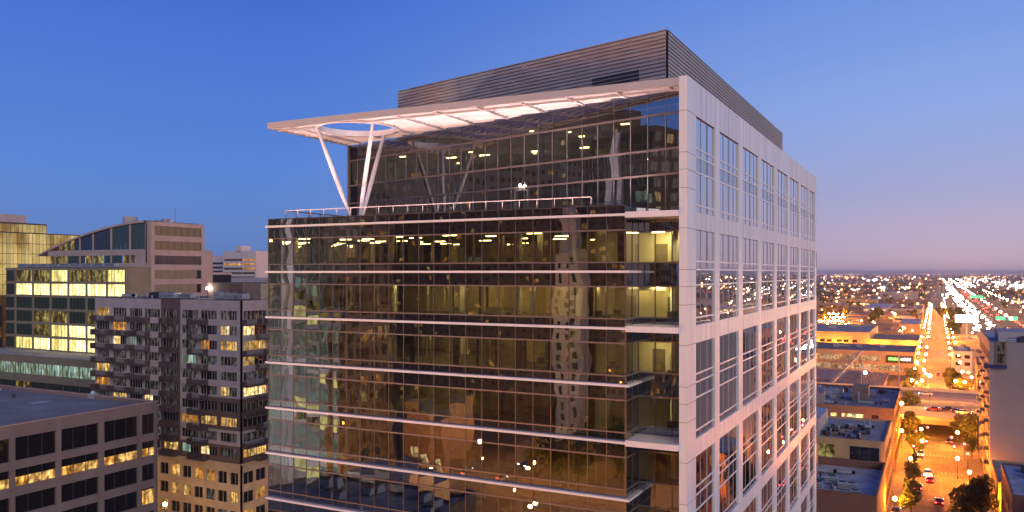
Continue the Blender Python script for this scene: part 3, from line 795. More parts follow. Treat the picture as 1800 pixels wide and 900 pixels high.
# nearest: pale roof behind a tall parapet
t = thing('low_brick_building', 'low brick building with a pale blue roof sunk behind thick parapets, beside the tower', 'building', (-30, 166, 0))
shell(t, -50, -9.0, 153, 181, 12, BRICKR, ROOFPALE, 1.6)
for a in ((-17.5, 165, 2.2, 1.8, 1.5), (-20, 160, 3.0, 2.0, 1.3), (-14.5, 162, 3.2, 1.6, 1.3), (-22.5, 172, 1.6, 1.3, 1.2), (-12.8, 158, 1.6, 1.4, 1.0)): unit(t, a[0], a[1], 10.4, *a[2:])
m = MB().use(GREYP); m.box(-27, -21.6, 171, 179, 10.4, 15.2); m.build('stair_house', t)
m = MB().use(UNIT)
for y_, xa, xb in ((164, -21, -13), (168, -21.5, -16), (161.5, -17, -13)): m.tube((xa, y_, 10.7), (xb, y_, 10.7), 0.12, None, 8)
m.tube((-17, 161.5, 10.7), (-17, 168, 10.7), 0.12, None, 8); m.build('roof_pipe', t)
roof_bits(t, -27, -9.5, 154, 179, 10.4, 12)
# ochre building with a deep window opening
t = thing('ochre_building', 'ochre building with big dark window openings and a blue-grey roof beside the avenue', 'building', (-30, 195, 0))
shell(t, -52, -9.2, 181.5, 209, 16, STUCCO, ROOFGREY, 0.5)
fc = Face(-52, 181.5, 1, 0)
ws = [(9, fc, u, u + 5.6, 11.6, 14.6, 0.03, mm, 3) for u, mm in ((36.2, LEAF if 0 else DARKGLASS), (27.8, YELLDIM), (20.5, DARKGLASS), (12, DARKGLASS))]
windows(t, ws)
grid_windows(t, Face(-9.2, 181.5, 0, 1), 27.5, [(2, 4.5), (6.5, 9), (11, 13.5)], 7, 0.55, pick_from((DARKGLASS, 3), (WARM, 1)))
m = MB().use(UNIT); m.box(-26, -22.0, 184, 200, 15.5, 19.0); m.box(-25.8, -22.2, 184.2, 199.8, 19.0, 19.15); m.build('stair_house', t)
for i in range(26): unit(t, -21.4 + (i % 9) * 1.0 + (i // 9) * .4 + rnd.uniform(-.4, .4), 187 + (i // 9) * 4.6 - (i % 9) * .25 + rnd.uniform(-1.6, 1.6), 15.5, rnd.uniform(.5, 1.0), rnd.uniform(.5, 1.2), rnd.uniform(.5, 1.1), rnd.choice((DARKMETAL, DARKMETAL, UNITB)), False)
roof_bits(t, -22, -9.6, 182, 208, 15.5, 14)
# third
t = thing('long_brick_building', 'brown brick building with lit windows and crowded blue-grey roof by the viaduct', 'building', (-30, 248, 0))
shell(t, -60, -9.4, 227, 268, 16, BRICKB, ROOFGREY, 0.6)
fc = Face(-60, 227, 1, 0)
ws = [(9, fc, u, u + w_, 11.3, 14.0, 0.03, mm, n_) for u, w_, mm, n_ in ((31.2, 3.6, WARMB, 3), (35.7, 1.4, WARMB, 1), (38.3, 5.2, WARMB, 4), (45.4, 1.6, DARKGLASS, 1), (24, 4, DARKGLASS, 3), (18, 4, WARM, 3))]
windows(t, ws)
grid_windows(t, Face(-9.4, 227, 0, 1), 41, [(1.5, 4), (6, 8.6), (11, 13.6)], 9, 0.5, pick_from((DARKGLASS, 3), (WARM, 1)))
m = MB().use(TANP); m.box(-32, -26.5, 230, 236, 15.4, 18.4); m.use(BRICKR); m.box(-30.6, -30.0, 229.97, 230, 16.4, 17.2); m.box(-29.0, -28.4, 229.97, 230, 16.4, 17.2); m.build('stair_house', t)
m = MB().use(UNITB); m.box(-20.2, -16.2, 240, 244, 15.4, 19.6); m.use(UNIT); m.box(-18.9, -18.3, 239.8, 240, 15.4, 18); m.build('lift_house', t)
unit(t, -25.5, 246, 15.4, 5, 2.5, 2.4)
for i in range(12): unit(t, -33 + i * 1.9, rnd.choice((242, 252, 258)), 15.4, 1.3, 1.2, rnd.uniform(.8, 1.5), rnd.choice((UNIT, DARKMETAL)), False)
roof_bits(t, -36, -9.8, 228, 267, 15.4, 22)
# cable-stayed hall roof
t = thing('cable_stayed_hall', 'wide grey hall whose roof hangs from a leaning mast on fanned cables', 'building', (-35, 380, 0))
m = MB().use(ROOFDARK); m.box(-62, -19, 352, 410, 4.0, 4.9); m.build('roof', t)
m = MB().use(TANP); m.box(-61, -20, 353, 409, 0, 4.0); m.build('wall', t)
m = MB().use(CONCRETE); m.bar((-38, 354, 4.9), (-27.6, 372, 17.5), 0.8, 0.8); m.build('mast', t)
for i in range(9):
    m = MB().use(CONCRETE); m.tube((-27.8 - .3 * i, 371.6 - .4 * i, 17 - .4 * i), (-26.5 + i * 0.8, 354 + i * 6, 4.9), 0.11, None, 6); m.tube((-27.8 - .3 * i, 371.6 - .4 * i, 17 - .4 * i), (-54 + 1.8 * i, 400 - i * 4, 4.9), 0.11, None, 6); m.build('cable', t)
m = MB().use(TANP); m.box(-60, -36, 374, 408, 4.9, 5.0); m.build('skylight', t)
# lit two-storey block with the sign
t = thing('ribbon_window_building', 'two-storey block with long glowing window strips and a green and white sign', 'building', (-40, 460, 0))
shell(t, -105, -9.3, 445, 488, 11.4, STUCCO, ROOFDARK, 0.4)
fc = Face(-105, 445, 1, 0)
RIB = lit_window('lit_ribbon', (1.0, 0.60, 0.27), 0.85, 0.35, 0.35)
ws = []
for i in range(8): ws.append((5, fc, 4 + i * 9.6, 4 + i * 9.6 + 9.2, 6.4, 9.0, 0.03, RIB, 6)); ws.append((5, fc, 4 + i * 10.8, 4 + i * 10.8 + 10.4, 2.0, 4.6, 0.03, RIB, 7))
windows(t, ws)
m = MB().use(DARKMETAL); fc.slab(m, 83, 95, 5.9, 9.6, 0.05, 0.35); sg = m.build('sign_panel', t)
for u0, u1, e_ in ((84, 89, emit('sign_green', (0.25, 1.0, 0.12), 3.5, False)), (89.6, 94, emit('sign_white', (0.95, 0.92, 1.0), 5, False))):
    m = MB().use(e_); u = u0
    while u < u1:
        w_ = rnd.uniform(.35, .7); m.face([fc.p(u, 7.2, .37), fc.p(u + w_, 7.2, .37), fc.p(u + w_, 8.3 + rnd.choice((0, .35)), .37), fc.p(u, 8.3, .37)]); u += w_ + .15
    m.build('lettering', sg)
for i in range(6): unit(t, -80 + i * 11, 465 + rnd.uniform(-6, 6), 11.0, 2.5, 2, 1.4)
roof_bits(t, -80, -10, 446, 487, 11.0, 18)
# orange-lit warehouse
t = thing('floodlit_warehouse', 'long ochre warehouse washed orange by street lights, with a patched grey roof', 'building', (-60, 600, 0))
shell(t, -140, -37, 556, 640, 13, STUCCO, ROOFGREY, 0.4); shell(t, -36.8, -9.6, 556, 610, 9, STUCCO, ROOFDARK, 0.4)
fc = Face(-140, 556, 1, 0)
windows(t, [(3, fc, u, u + 3, 6.5, 8.2, .03, DARKGLASS, 2) for u in (74, 78, 84, 88, 93)] + [(3, fc, u, u + 5, 2.5, 5.4, .03, DARKGLASS, 3) for u in (110, 117, 124)])
for i in range(7): unit(t, -128 + i * 13, 600 + rnd.uniform(-20, 20), 12.6, 4, 3, 1.8)
roof_bits(t, -120, -40, 558, 638, 12.6, 24)
# beyond
def lowrise(label, px0, px1, yf, h, dep, wall, roof, name='low_building', lit=None, t0=None):
    X0, Y0 = gnd(px0, yf, h); X1, _ = gnd(px1, yf, h)
    t = thing(name, label, 'building', ((X0 + X1) / 2, Y0, 0))
    shell(t, X0, X1, Y0, Y0 + dep, h, wall, roof, 0.4)
    if lit:
        L = X1 - X0; grid_windows(t, Face(X0, Y0, 1, 0), L, [(h - 3.6, h - 1.8)] if h < 8 else [(h - 3.6, h - 1.8), (h - 7.2, h - 5.4)], max(2, int(L / 6)), 0.6, lit, 1)
    for i in range(rnd.randint(1, 4)): unit(t, rnd.uniform(X0 + 3, X1 - 3), rnd.uniform(Y0 + 3, Y0 + dep - 3), h - 0.4, 2.6, 2.2, 1.6, rnd.choice((UNIT, UNITB)))
    return t
ROOFBLUE = mat('roof_blue_metal', (0.28, 0.33, 0.42), 0.5, 0.2, 0.2, 0.2)
lowrise('blue-roofed shed with its end wall on the upper avenue', 1580, 1618, 569, 8, 90, STUCCO, ROOFBLUE, 'shed')
lowrise('long pale blue roofed warehouse in front of dark trees', 1517, 1560, 541, 9, 160, CONCRETE, ROOFBLUE, 'warehouse', pick_from((WARMB, 1), (DARKGLASS, 2)))
lowrise('dark blue roofed warehouse joined to the pale blue roofed one', 1561, 1622, 542, 8, 150, CONCRETE, ROOFDARK, 'warehouse', pick_from((WARM, 1), (DARKGLASS, 1)))
lowrise('brown brick block with rows of dark windows behind a lamp-lit car park', 1438, 1485, 535, 13, 70, BRICKB, ROOFGREY, 'brick_block', pick_from((DARKGLASS, 3), (AMBER, 1)))
lowrise('wide low dark-roofed store with bright shopfront strip', 1488, 1610, 553, 6, 80, BRICKT, ROOFDARK, 'store', pick_from((WARMB, 2), (AMBER, 1)))
lowrise('small ochre shed among lamps behind the floodlit warehouse', 1490, 1515, 566, 6, 30, STUCCO, ROOFGREY, 'shed')
lowrise('dark shed beside a lamp-lit yard near the avenue', 1552, 1585, 580, 7, 40, BRICKB, ROOFDARK, 'shed')
lowrise('flat tan roofed depot at the foot of the bright billboard', 1676, 1722, 598, 5, 60, STUCCO, mat('roof_tan', (0.34, 0.22, 0.13), 0.9, 0, 0.2, 0.1), 'depot')
# right of the avenue
t = lowrise('small grey building with a sloping pale roof behind the brick walk-up', 1676, 1708, 617, 10.8, 34, GREYP, ROOFGREY, 'grey_building', pick_from((DARKGLASS, 1)))
t = thing('brick_walkup', 'narrow red brick building with stacked bright windows beside the tan block', 'building', (17, 374, 0))
shell(t, 14.2, 24, 366, 392, 15.3, BRICKR, ROOFGREY, 0.5)
grid_windows(t, Face(14.2, 366, 1, 0), 9.8, [(2.5, 4.6), (5.8, 7.9), (9.0, 11.1), (12.0, 14.0)], 2, 0.6, pick_from((emit('stair_glow', (1, .8, .5), 2.2, False), 3), (DIM, 1)), 2)
t = thing('tan_apartment_block', 'tall tan apartment block with a blank side wall and balconies facing the avenue', 'building', (25, 213, 0))
shell(t, 10.6, 60, 213, 261, 34.6, TANP, ROOFPALE, 0.9)
fc = Face(10.6, 213, 1, 0); fw = Face(10.6, 261, 0, -1)
m = MB().use(BRICKB); X0 = atY(1749, 213) - 10.6; X1 = atY(1769, 213) - 10.6
z1_, z0_ = zat(600, 12, 213), zat(641, 12, 213)
fc.slab(m, X0, X1, z0_, z1_, 0.0, 0.12); bay_ = m.build('bay_panel', t)
hh = (z1_ - z0_) / 2
windows(bay_, [(5, fc, X0 + .4, X1 - .35, z0_ + .4 + i * hh, z0_ + hh - .15 + i * hh, 0.14, DIM, 3) for i in range(2)])
m = MB().use(mat('navy_awning', (0.02, 0.025, 0.10), 0.6)); fc.slab(m, X0 - 2.2, X1 + .1, z0_ - 0.75, z0_ - .05, 0.0, 0.9); m.build('awning', t)
m = MB().use(JOINT)
for z in [3.1 * i for i in range(1, 11)]: fc.slab(m, 0.02, 49, z - .02, z + .02, -0.01, 0.004)
m.build('panel_joint', t)
ws = []
for i in range(10):
    for j in range(8):
        u = 2.2 + j * 5.7; ws.append((4 if j > 3 else 2, fw, u, u + 2.6, 1.2 + 3.2 * i, 3.3 + 3.2 * i, 0.02, rnd.choice((DARKGLASS, DARKGLASS, DIM, COOL)), 2))
windows(t, ws, 100)
for i in range(1, 10):
    for j in (1, 4, 7):
        m = MB().use(DARKMETAL); u = 1.6 + j * 5.7; fw.slab(m, u, u + 4, 3.2 * i + .2, 3.2 * i + .34, 0, 1.1); fw.slab(m, u, u + 4, 3.2 * i + .34, 3.2 * i + 1.3, 1.04, 1.1); m.build('balcony', t)
m = MB().use(GREYP); m.box(13, 19, 225, 240, 33.7, 36.2); m.build('stair_house', t)
for i in range(8): unit(t, 15 + i * 3.2, 217 + (i % 3) * 7, 33.7, 1.9, 1.6, 1.5, rnd.choice((UNIT, DARKMETAL)))
t = thing('red_brick_building', 'dark red brick building with a pale blue roof at the foot of the tan block', 'building', (20, 165, 0))
shell(t, 10.9, 16.2, 156, 181, 14, BRICKR, ROOFPALE, 0.25); shell(t, 16.4, 48, 150, 182, 15.5, BRICKB, ROOFGREY, 0.6)
grid_windows(t, Face(10.9, 181, 0, -1), 25, [(2, 4.4), (6, 8.4), (10, 12.2)], 6, 0.45, pick_from((DARKGLASS, 4), (AMBER, 1)))
unit(t, 15, 171, 13.75, 1.6, 1.6, 1.4); unit(t, 14.2, 176, 13.75, 1.0, 2.6, .9, DARKMETAL)
t = thing('lamplit_annexe', 'low grey-roofed annexe with a lamp glowing on its ochre wall', 'building', (13, 196, 0))
shell(t, 10.7, 22, 186, 208, 9.2, STUCCO, ROOFGREY, 0.3); shell(t, 10.75, 13.4, 184.2, 185.8, 5.5, STUCCO, ROOFGREY, 0.2)
m = MB().use(SODIUM); m.ball((12.2, 183.4, 6.2), 0.28, 10, 6); m.use(DARKMETAL); m.bar((12.2, 186, 6.6), (12.2, 183.4, 6.55), .08, .08); m.build('wall_lamp', t)
grid_windows(t, Face(10.7, 208, 0, -1), 22, [(1.2, 3.2), (5, 7.4)], 5, 0.6, pick_from((DARKGLASS, 2), (AMBER, 1)))

# billboard and gantries
t = thing('billboard', 'bright white billboard on a tall single pole beside the highway', 'billboard', (*gnd(1699, 600), 0))
X, Y = gnd(1699, 600); m = MB().use(CONCRETE); m.tube((X, Y, 0), (X, Y, 14), 0.5, .45, 12); m.build('pole', t)
m = MB().use(DARKMETAL); m.box(X - 7.7, X + 7.7, Y - .25, Y + .5, 13.4, 19.9); m.build('panel', t)
m = MB().use(emit('billboard_face', (1, .93, .86), 2.2, False)); m.face([(X - 7.4, Y - .27, 13.7), (X + 7.4, Y - .27, 13.7), (X + 7.4, Y - .27, 19.6), (X - 7.4, Y - .27, 19.6)]); m.build('lit_face', t)
for (xa, xb, Y, lab) in ((47, 80, 905, 'green highway sign gantry nearer the tan block'), (50, 82, 1690, 'green highway sign gantry farther along the bright highway')):
    t = thing('sign_gantry', lab, 'sign', ((xa + xb) / 2, Y, 0))
    m = MB().use(CONCRETE); m.tube((xa, Y, 0), (xa, Y, 7.5), .25); m.tube((xb, Y, 0), (xb, Y, 7.5), .25); m.bar((xa, Y, 7.4), (xb, Y, 7.4), .35, .35); m.build('frame', t)
    for k, xs in enumerate((xa + 3, xa + 13)):
        m = MB().use(GREENSIGN); m.box(xs, xs + (8 if Y < 1000 else 11), Y - .4, Y - .25, 5.4, 9.0 if Y < 1000 else 10); m.build('sign_panel', t)
# ------------------------------------------------------------------ buildings to the left of the tower
CONC_P = mat('precast_mauve', (0.20, 0.155, 0.148), 0.85, 0, 0.14, 0.35, stretch=(1, 1, 0.4), bump=0.1)
# near concrete office block
OX, OY1, OY0, OZ = -107.8, 88.4, 46.0, 30.0
t = thing('concrete_office_block', 'near concrete office block with a flat grey roof and dark ribbon windows', 'building', (-130, 70, 0))
m = MB().use(CONC_P)
m.box(-175, OX, OY1 - 0.4, OY1, 0, OZ); m.box(-175, OX, OY0, OY0 + 0.4, 0, OZ); m.box(-175, -174.6, OY0 + .4, OY1 - .4, 0, OZ)
fo = Face(OX, OY0, 0, 1); LO = OY1 - OY0
pier_px = [(-60, -52), (18.5, 27), (100, 108), (175, 183.5), (243.5, 250), (275.5, 278)]
pu = []
for a, b in pier_px:
    ya, yb = atX(a, OX) - OY0, atX(b, OX) - OY0; pu.append((max(0, ya), min(LO, yb)))
rowz = [(25.25, 28.3), (21.8, 24.1), (18.1, 20.55), (14.4, 16.9), (10.7, 13.2), (7.0, 9.5), (3.2, 5.8)]
zed = [OZ] + [z for r in rowz for z in (r[1], r[0])] + [0]
for a, b in pu: fo.slab(m, a, b, 0, OZ - .002, -0.4, 0.0)
for i in range(0, len(zed), 2): fo.slab(m, 0.4, LO - .4, zed[i + 1], zed[i] - (0.004 if i == 0 else 0), -0.42, -0.06 if i else -0.03)
m.build('wall', t)
m = MB().use(mat('roof_blue_gravel', (0.25, 0.235, 0.225), 0.95, 0, 0.22, 0.22, bump=0.3)); m.face([(-174.6, OY0 + .4, OZ - .5), (OX - .4, OY0 + .4, OZ - .5), (OX - .4, OY1 - .4, OZ - .5), (-174.6, OY1 - .4, OZ - .5)]); m.build('roof', t)
m = MB().use(mat('coping', (0.40, 0.27, 0.22), 0.8)); m.box(OX - .5, OX + .06, OY0, OY1 + .06, OZ, OZ + .12); m.box(-175, OX - .5, OY1 - .5, OY1 + .06, OZ, OZ + .12); m.build('coping', t)
m = MB().use(UNIT); X_, Y_ = gnd(163, 700, 29.5); m.box(X_ - .6, X_ + .6, Y_ - .5, Y_ + .5, 29.5, 30.3); m.tube((X_, Y_, 30.3), (X_, Y_, 30.7), .4, .3, 10); m.build('roof_vent', t)
ws = []
OFFL = lit_window('office_warm', (1.0, 0.55, 0.13), 1.7, 1.5, 0.75)
seg = [(pu[i][1], pu[i + 1][0]) for i in range(len(pu) - 1)]
for ri, (z0, z1) in enumerate(rowz):
    for si, (a, b) in enumerate(seg):
        litup = (ri == 1) or (ri == 3 and si == len(seg) - 1) or (ri == 4 and si == 1)
        n_ = max(2, int((b - a) / 1.5))
        if litup:
            zm = z0 + (z1 - z0) * 0.52
            if ri == 3: zm = z1 - .3
            ws.append((5, fo, a, b, z0, zm, -0.36, OFFL, n_)); ws.append((4.9, fo, a, b, zm + .02, z1, -0.36, DARKGLASS, n_))
        else:
            ws.append((3, fo, a, b, z0, z1, -0.36, DARKGLASS, n_))
windows(t, ws, 100, DARKMETAL)

roof_bits(t, -170, -122, 60, 87, 29.5, 9)
# condo tower with balconies
CY, CXR, CXL, CZ = 117.9, -120.4, -163.5, 44.6
GREYC = mat('condo_grey_panel', (0.38, 0.35, 0.345), 0.8, 0, 0.1, 0.5)
BROWNC = mat('condo_brown_panel', (0.115, 0.082, 0.075), 0.8, 0, 0.15, 0.5)
BEIGE = mat('limestone_base', (0.42, 0.34, 0.23), 0.85, 0, 0.15, 0.4)
BALC = mat('balcony_dark', (0.085, 0.07, 0.07), 0.7)
t = thing('condo_tower', 'grey and dark brown apartment tower with many balconies and scattered warm lit windows', 'building', (-140, CY, 0))
fs = Face(CXL, CY, 1, 0); fe = Face(CXR, CY, 0, 1); WC = CXR - CXL; DC = 20.0
U = lambda px: atY(px, CY) - CXL
m = MB().use(GREYC); m.box(CXL, CXR - .6, CY + .6, CY + DC, 0, CZ); m.build('body', t)
fl0 = 12.8; rows_ = [(fl0 + 1.0 + 3.0 * i, fl0 + 2.75 + 3.0 * i) for i in range(10)]
secA = [(169, 192), (198, 222), (227, 250), (253, 281)]; secB = [(287, 313)]; secC = [(319, 348), (352, 381), (387, 416)]
gw = MB().use(GREYC); bw = MB().use(BROWNC); be = MB().use(BEIGE)
def sheet(mbuf, fc, u0, u1, z0, z1, holes):
    """wall panel of real thickness round a grid of openings: holes = ([(u0,u1)], [(z0,z1)])"""
    us_, zs_ = holes
    us_ = [(max(a, u0), min(b, u1)) for a, b in us_ if b > u0 and a < u1]; zs_ = sorted((max(a, z0), min(b, z1)) for a, b in zs_ if b > z0 and a < z1)
    e = [u0] + [x for h in us_ for x in h] + [u1]
    for i in range(0, len(e), 2):
        if e[i + 1] - e[i] > .02: fc.slab(mbuf, e[i], e[i + 1], z0, z1, -0.6, 0)
    zz_ = [z0] + [x for h in zs_ for x in h] + [z1]
    for a, b in us_:
        for i in range(0, len(zz_), 2):
            if zz_[i + 1] - zz_[i] > .02: fc.slab(mbuf, a, b, zz_[i], zz_[i + 1], -0.6, -.003)
hA = [(U(a), U(b)) for a, b in secA]; hB = [(U(a), U(b)) for a, b in secB]; hC = [(U(a), U(b)) for a, b in secC]
hE = [(0.9, 7.2), (8.3, 12.0), (13.2, 18.8)]
z_b0 = fl0 + 3.0 * 1; z_b1 = fl0 + 3.0 * 4          # brown zone
uA, uB = U(283), U(317); uC = U(350)
sheet(gw, fs, 0, uA, fl0, CZ, (hA, rows_)); sheet(bw, fs, uA, uB, fl0, CZ, (hB, rows_))
zB1 = fl0 + 3.0 * 1 + .3; zB2 = fl0 + 3.0 * 2 + .3; zB3 = fl0 + 3.0 * 4 + .6
sheet(bw, fs, uB, WC, fl0, zB1, (hC, rows_)); sheet(gw, fs, uB, WC, zB1, zB2, (hC, rows_))
sheet(gw, fs, uB, uC, zB2, zB3, (hC, rows_)); sheet(bw, fs, uC, WC, zB2, zB3, (hC, rows_)); sheet(gw, fs, uB, WC, zB3, CZ, (hC, rows_))
sheet(bw, fe, .004, DC, fl0, zB1, (hE, rows_)); sheet(gw, fe, .004, DC, zB1, zB2, (hE, rows_)); sheet(bw, fe, .004, DC, zB2, zB3, (hE, rows_)); sheet(gw, fe, .004, DC, zB3, CZ, (hE, rows_))
rb = [(1.2, 3.4), (4.9, 7.1), (8.6, 10.9)]
hb = [(u, u + 2.4) for u in [0.8 + 3.3 * i for i in range(13)]]; hbe = [(0.9, 3.6), (4.2, 6.9), (8.2, 10.9), (11.6, 14.3), (15.4, 18.1)]
sheet(be, fs, 0, WC, 0, fl0 - .002, (hb, rb)); sheet(be, fe, 0.004, DC, 0, fl0 - .002, (hbe, rb))
gw.build('grey_wall', t); bw.build('brown_wall', t); be.build('stone_base', t)
m = MB().use(BEIGE); fs.slab(m, -0.1, WC + .12, fl0 - .35, fl0 - .02, 0.004, 0.18); fe.slab(m, 0, DC, fl0 - .35, fl0 - .02, .004, .16); m.build('cornice', t)
m = MB().use(mat('condo_roof', (0.12, 0.10, 0.10), 0.9, 0, 0.3, 0.3)); m.face([(CXL, CY + .1, CZ + .02), (CXR, CY + .1, CZ + .02), (CXR, CY + DC, CZ + .02), (CXL, CY + DC, CZ + .02)]); m.build('roof', t)
# lit windows follow the photograph row by row (row 0 at the top), the rest are curtained or dark
litset = {('C', 2, 1): AMBER, ('C', 2, 2): WARM, ('C', 1, 2): WARMB, ('C', 2, 1): AMBER, ('C', 5, 2): WARM, ('C', 7, 1): WARM, ('C', 7, 2): WARM, ('C', 9, 1): WARMB, ('C', 7, 0): AMBER, ('C', 3, 0): COOL,
          ('A', 0, 0): WARM, ('A', 1, 1): AMBER, ('A', 2, 1): WARMB, ('A', 4, 0): WARM, ('A', 5, 0): AMBER, ('A', 6, 3): WARMB, ('A', 6, 1): WARM, ('A', 2, 2): COOL,
          ('E', 1, 0): WARMB, ('E', 2, 0): WARM, ('E', 3, 0): WARM, ('E', 5, 0): WARMB, ('E', 3, 1): WARM, ('E', 5, 1): AMBER, ('E', 1, 1): WARM, ('E', 7, 1): AMBER, ('B', 9, 0): WARM, ('E', 9, 0): WARM}
ws = []
for i, (z0, z1) in enumerate(rows_):
    r = 9 - i
    for sec, hs, fc in (('A', hA, fs), ('B', hB, fs), ('C', hC, fs), ('E', hE, fe)):
        for j, (a, b) in enumerate(hs):
            mm = litset.get((sec, r, j)) or rnd.choice((DIM, DIM, DIM, DARKGLASS, DARKGLASS, COOL if rnd.random() < .2 else DIM, WARM if rnd.random() < .25 else DIM))
            # half the panes of a bay are another room
            h = (a + b) / 2
            if b - a > 3.5 and rnd.random() < .6:
                m2 = rnd.choice((DIM, DARKGLASS, mm)); ws.append((5, fc, a, h, z0, z1, -0.25, mm, 3)); ws.append((5, fc, h, b, z0, z1, -0.25, m2, 3))
            else: ws.append((6, fc, a, b, z0, z1, -0.25, mm, 5))
for z0, z1 in rb:
    for fc, hs in ((fs, hb), (fe, hbe)):
        for a, b in hs: ws.append((2, fc, a, b, z0, z1, -0.25, rnd.choice((DARKGLASS, DARKGLASS, DARKGLASS, AMBER, WARM, DIM)), 2))
FRAMEW = mat('condo_window_frame', (0.30, 0.29, 0.29), 0.6)
windows(t, ws, 100, FRAMEW)
bal = []
for r in range(10):
    zf = fl0 + 3.0 * r
    for a, b in ((168, 194), (200, 228), (236, 264)): bal.append((fs, U(a), U(b), zf + (0 if a != 200 else .0)))
    bal.append((fs, U(288), U(314), zf)); bal.append((fs, U(337), U(366), zf))
    bal.append((fe, 0.4 if r % 2 else 4.0, 6.4 if r % 2 else 9.5, zf)); bal.append((fe, 12.5, 17.5, zf))
for i, (fc, a, b, z) in enumerate(bal):
    m = MB().use(BALC); fc.slab(m, a, b, z - .15, z + .05, 0.003, 1.35)
    for k in range(int((b - a) / .28) + 1): fc.slab(m, a + k * .28, a + k * .28 + .05, z + .05, z + 1.0, 1.29, 1.34)
    fc.slab(m, a, b, z + 1.0, z + 1.07, 1.26, 1.36); fc.slab(m, a, a + .05, z + .05, z + 1.05, 0, 1.3); fc.slab(m, b - .05, b, z + .05, z + 1.05, 0, 1.3)
    if rnd.random() < .35: fc.slab(m, a + .1, b - .1, z + .1, z + .85, 1.24, 1.27)
    if rnd.random() < .5: m.use(rnd.choice((UNITB, LEAF, UNIT))); u = rnd.uniform(a + .3, b - 1.2); fc.slab(m, u, u + rnd.uniform(.4, .9), z + .05, z + rnd.uniform(.6, 1.3), .3, .9)
    m.build('balcony', t)
ph = thing  # rooftop plant
m = MB().use(BROWNC); m.box(-138, -128.0, CY + 8, CY + 15, CZ, CZ + 3.4); m.use(UNITB); m.box(-127.9, -123.0, CY + 8, CY + 15, CZ, CZ + 3.3); m.use(mat('plant_cream', (0.42, 0.38, 0.26), .8)); m.box(-122.9, CXR - .3, CY + 8, CY + 15, CZ, CZ + 3.2); m.build('plant_room', t)
for x, y, sx, sy, sz in ((-143.5, 3.0, 4.5, 2, 1.3), (-139.5, 4.0, 3.5, 1.6, 1.0), (-131, 4.5, 1.4, 1.4, 1.6), (-125.5, 4.0, 5.2, 2, 1.3), (-128.5, 5.5, 1.6, 1.6, 1.5), (-151, 6, 3, 2, 1.2)): unit(t, x, CY + y, CZ, sx, sy, sz, UNIT if x != -151 else DARKMETAL)
m = MB().use(DARKMETAL); m.tube((-137.4, CY + 7.5, CZ), (-137.4, CY + 7.5, CZ + 2.3), .07); m.use(WHITELAMP); m.ball((-137.4, CY + 7.4, CZ + 2.2), .26); m.build('roof_lamp', t)

roof_bits(t, -162, -122, 118.5, 126, CZ + .02, 16)
# glass office block behind it, with its podium
GGREEN = glass('green_office_glass', (0, 0, 0), 0.05, 0.7, (0.8, 0.95, 0.85), see=False, body=(0.03, 0.05, 0.035), tilt=0.006)
CONCT = mat('tan_spandrel', (0.22, 0.19, 0.125), 0.85, 0, 0.12, 0.4)
GY = 152.0
t = thing('glass_office_block', 'glass office block with brilliantly lit yellow floors and a lower podium wing', 'building', (-222, GY, 0))
fg = Face(-252, GY, 1, 0); WG = 52.5
gt = 51.6
m = MB().use(CONCT); m.box(-252, -199.6, GY + .3, GY + 26, 0, gt)
fl_h = 4.0; nfl = 12
pxs = [28, 59, 90, 121, 153, 189, 222]
um = [atY(p, GY) + 252 for p in pxs]
for i in range(nfl):
    zt = gt - fl_h * i; fg.slab(m, 0, WG, zt - .75, zt - (0.004 if i == 0 else 0), -0.002, 0.25)
for u in um: fg.slab(m, u - .35, u + .35, 0, gt - .01, 0, 0.30)
m.build('wall', t)
m = MB().use(ROOFGREY); m.face([(-252, GY + .3, gt + .01), (-199.6, GY + .3, gt + .01), (-199.6, GY + 26, gt + .01), (-252, GY + 26, gt + .01)]); m.build('roof', t)
for i in range(9): unit(t, -247 + i * 5, GY + 2.5, gt, 3.8, 1.6, 1.1, UNIT)
BRI = lit_window('brilliant_office', (0.97, 0.86, 0.36), 2.4, 0.7, 0.4, furn=0.2)
state = [['m', 'm', 'y', 'm', 'm', 'y'], ['b'] * 6, ['d', 'd', 'd', 'd', 'd', 'd'], ['d', 'm', 'm', 'd', 'm', 'd'], ['d', 'm', 'y', 'b', 'b', 'b'], ['y', 'b', 'y', 'b', 'b', 'b'], ['d', 'y', 'y', 'd', 'y', 'y']]
ws = []
for i in range(nfl):
    z1 = gt - fl_h * i - .75; z0 = gt - fl_h * (i + 1)
    for j in range(6):
        s_ = state[i][j] if i < len(state) else rnd.choice('ddmy')
        mm = {'m': YELLDIM, 'y': YELL, 'b': BRI, 'd': GGREEN}[s_]
        ws.append((6 - .1 * i, fg, um[j] + .35, um[j + 1] - .35, z0, z1, 0.05, mm, 5))
    ws.append((1, fg, 0, um[0] - .35, z0, z1, .05, GGREEN, 2)); ws.append((1, fg, um[-1] + .35, WG, z0, z1, .05, GGREEN, 1))
windows(t, ws, 100)
PY = 140.0; pz = 27.2
m = MB().use(CONCT); m.box(-262, -166, PY + .3, GY - .05, 0, pz); fp = Face(-262, PY, 1, 0)
for z0, z1 in ((pz - 1.9, pz - .002), (pz - 7.0, pz - 4.9), (0, 16)): fp.slab(m, 0, 96, z0, z1, -.002, .3)
m.build('podium', t)
m = MB().use(ROOFGREY); m.face([(-262, PY + .3, pz + .01), (-166, PY + .3, pz + .01), (-166, GY - .1, pz + .01), (-262, GY - .1, pz + .01)]); m.build('podium_roof', t)
ws = []
for j in range(14):
    ws.append((5, fp, .2 + j * 6.85, 6.85 + j * 6.85 - .15, pz - 4.9, pz - 1.9, .05, COOL, 6)); ws.append((4, fp, .2 + j * 6.85, 6.85 + j * 6.85 - .15, 16, pz - 7, .05, rnd.choice((GGREEN, YELLDIM)), 4))
windows(t, ws, 100)

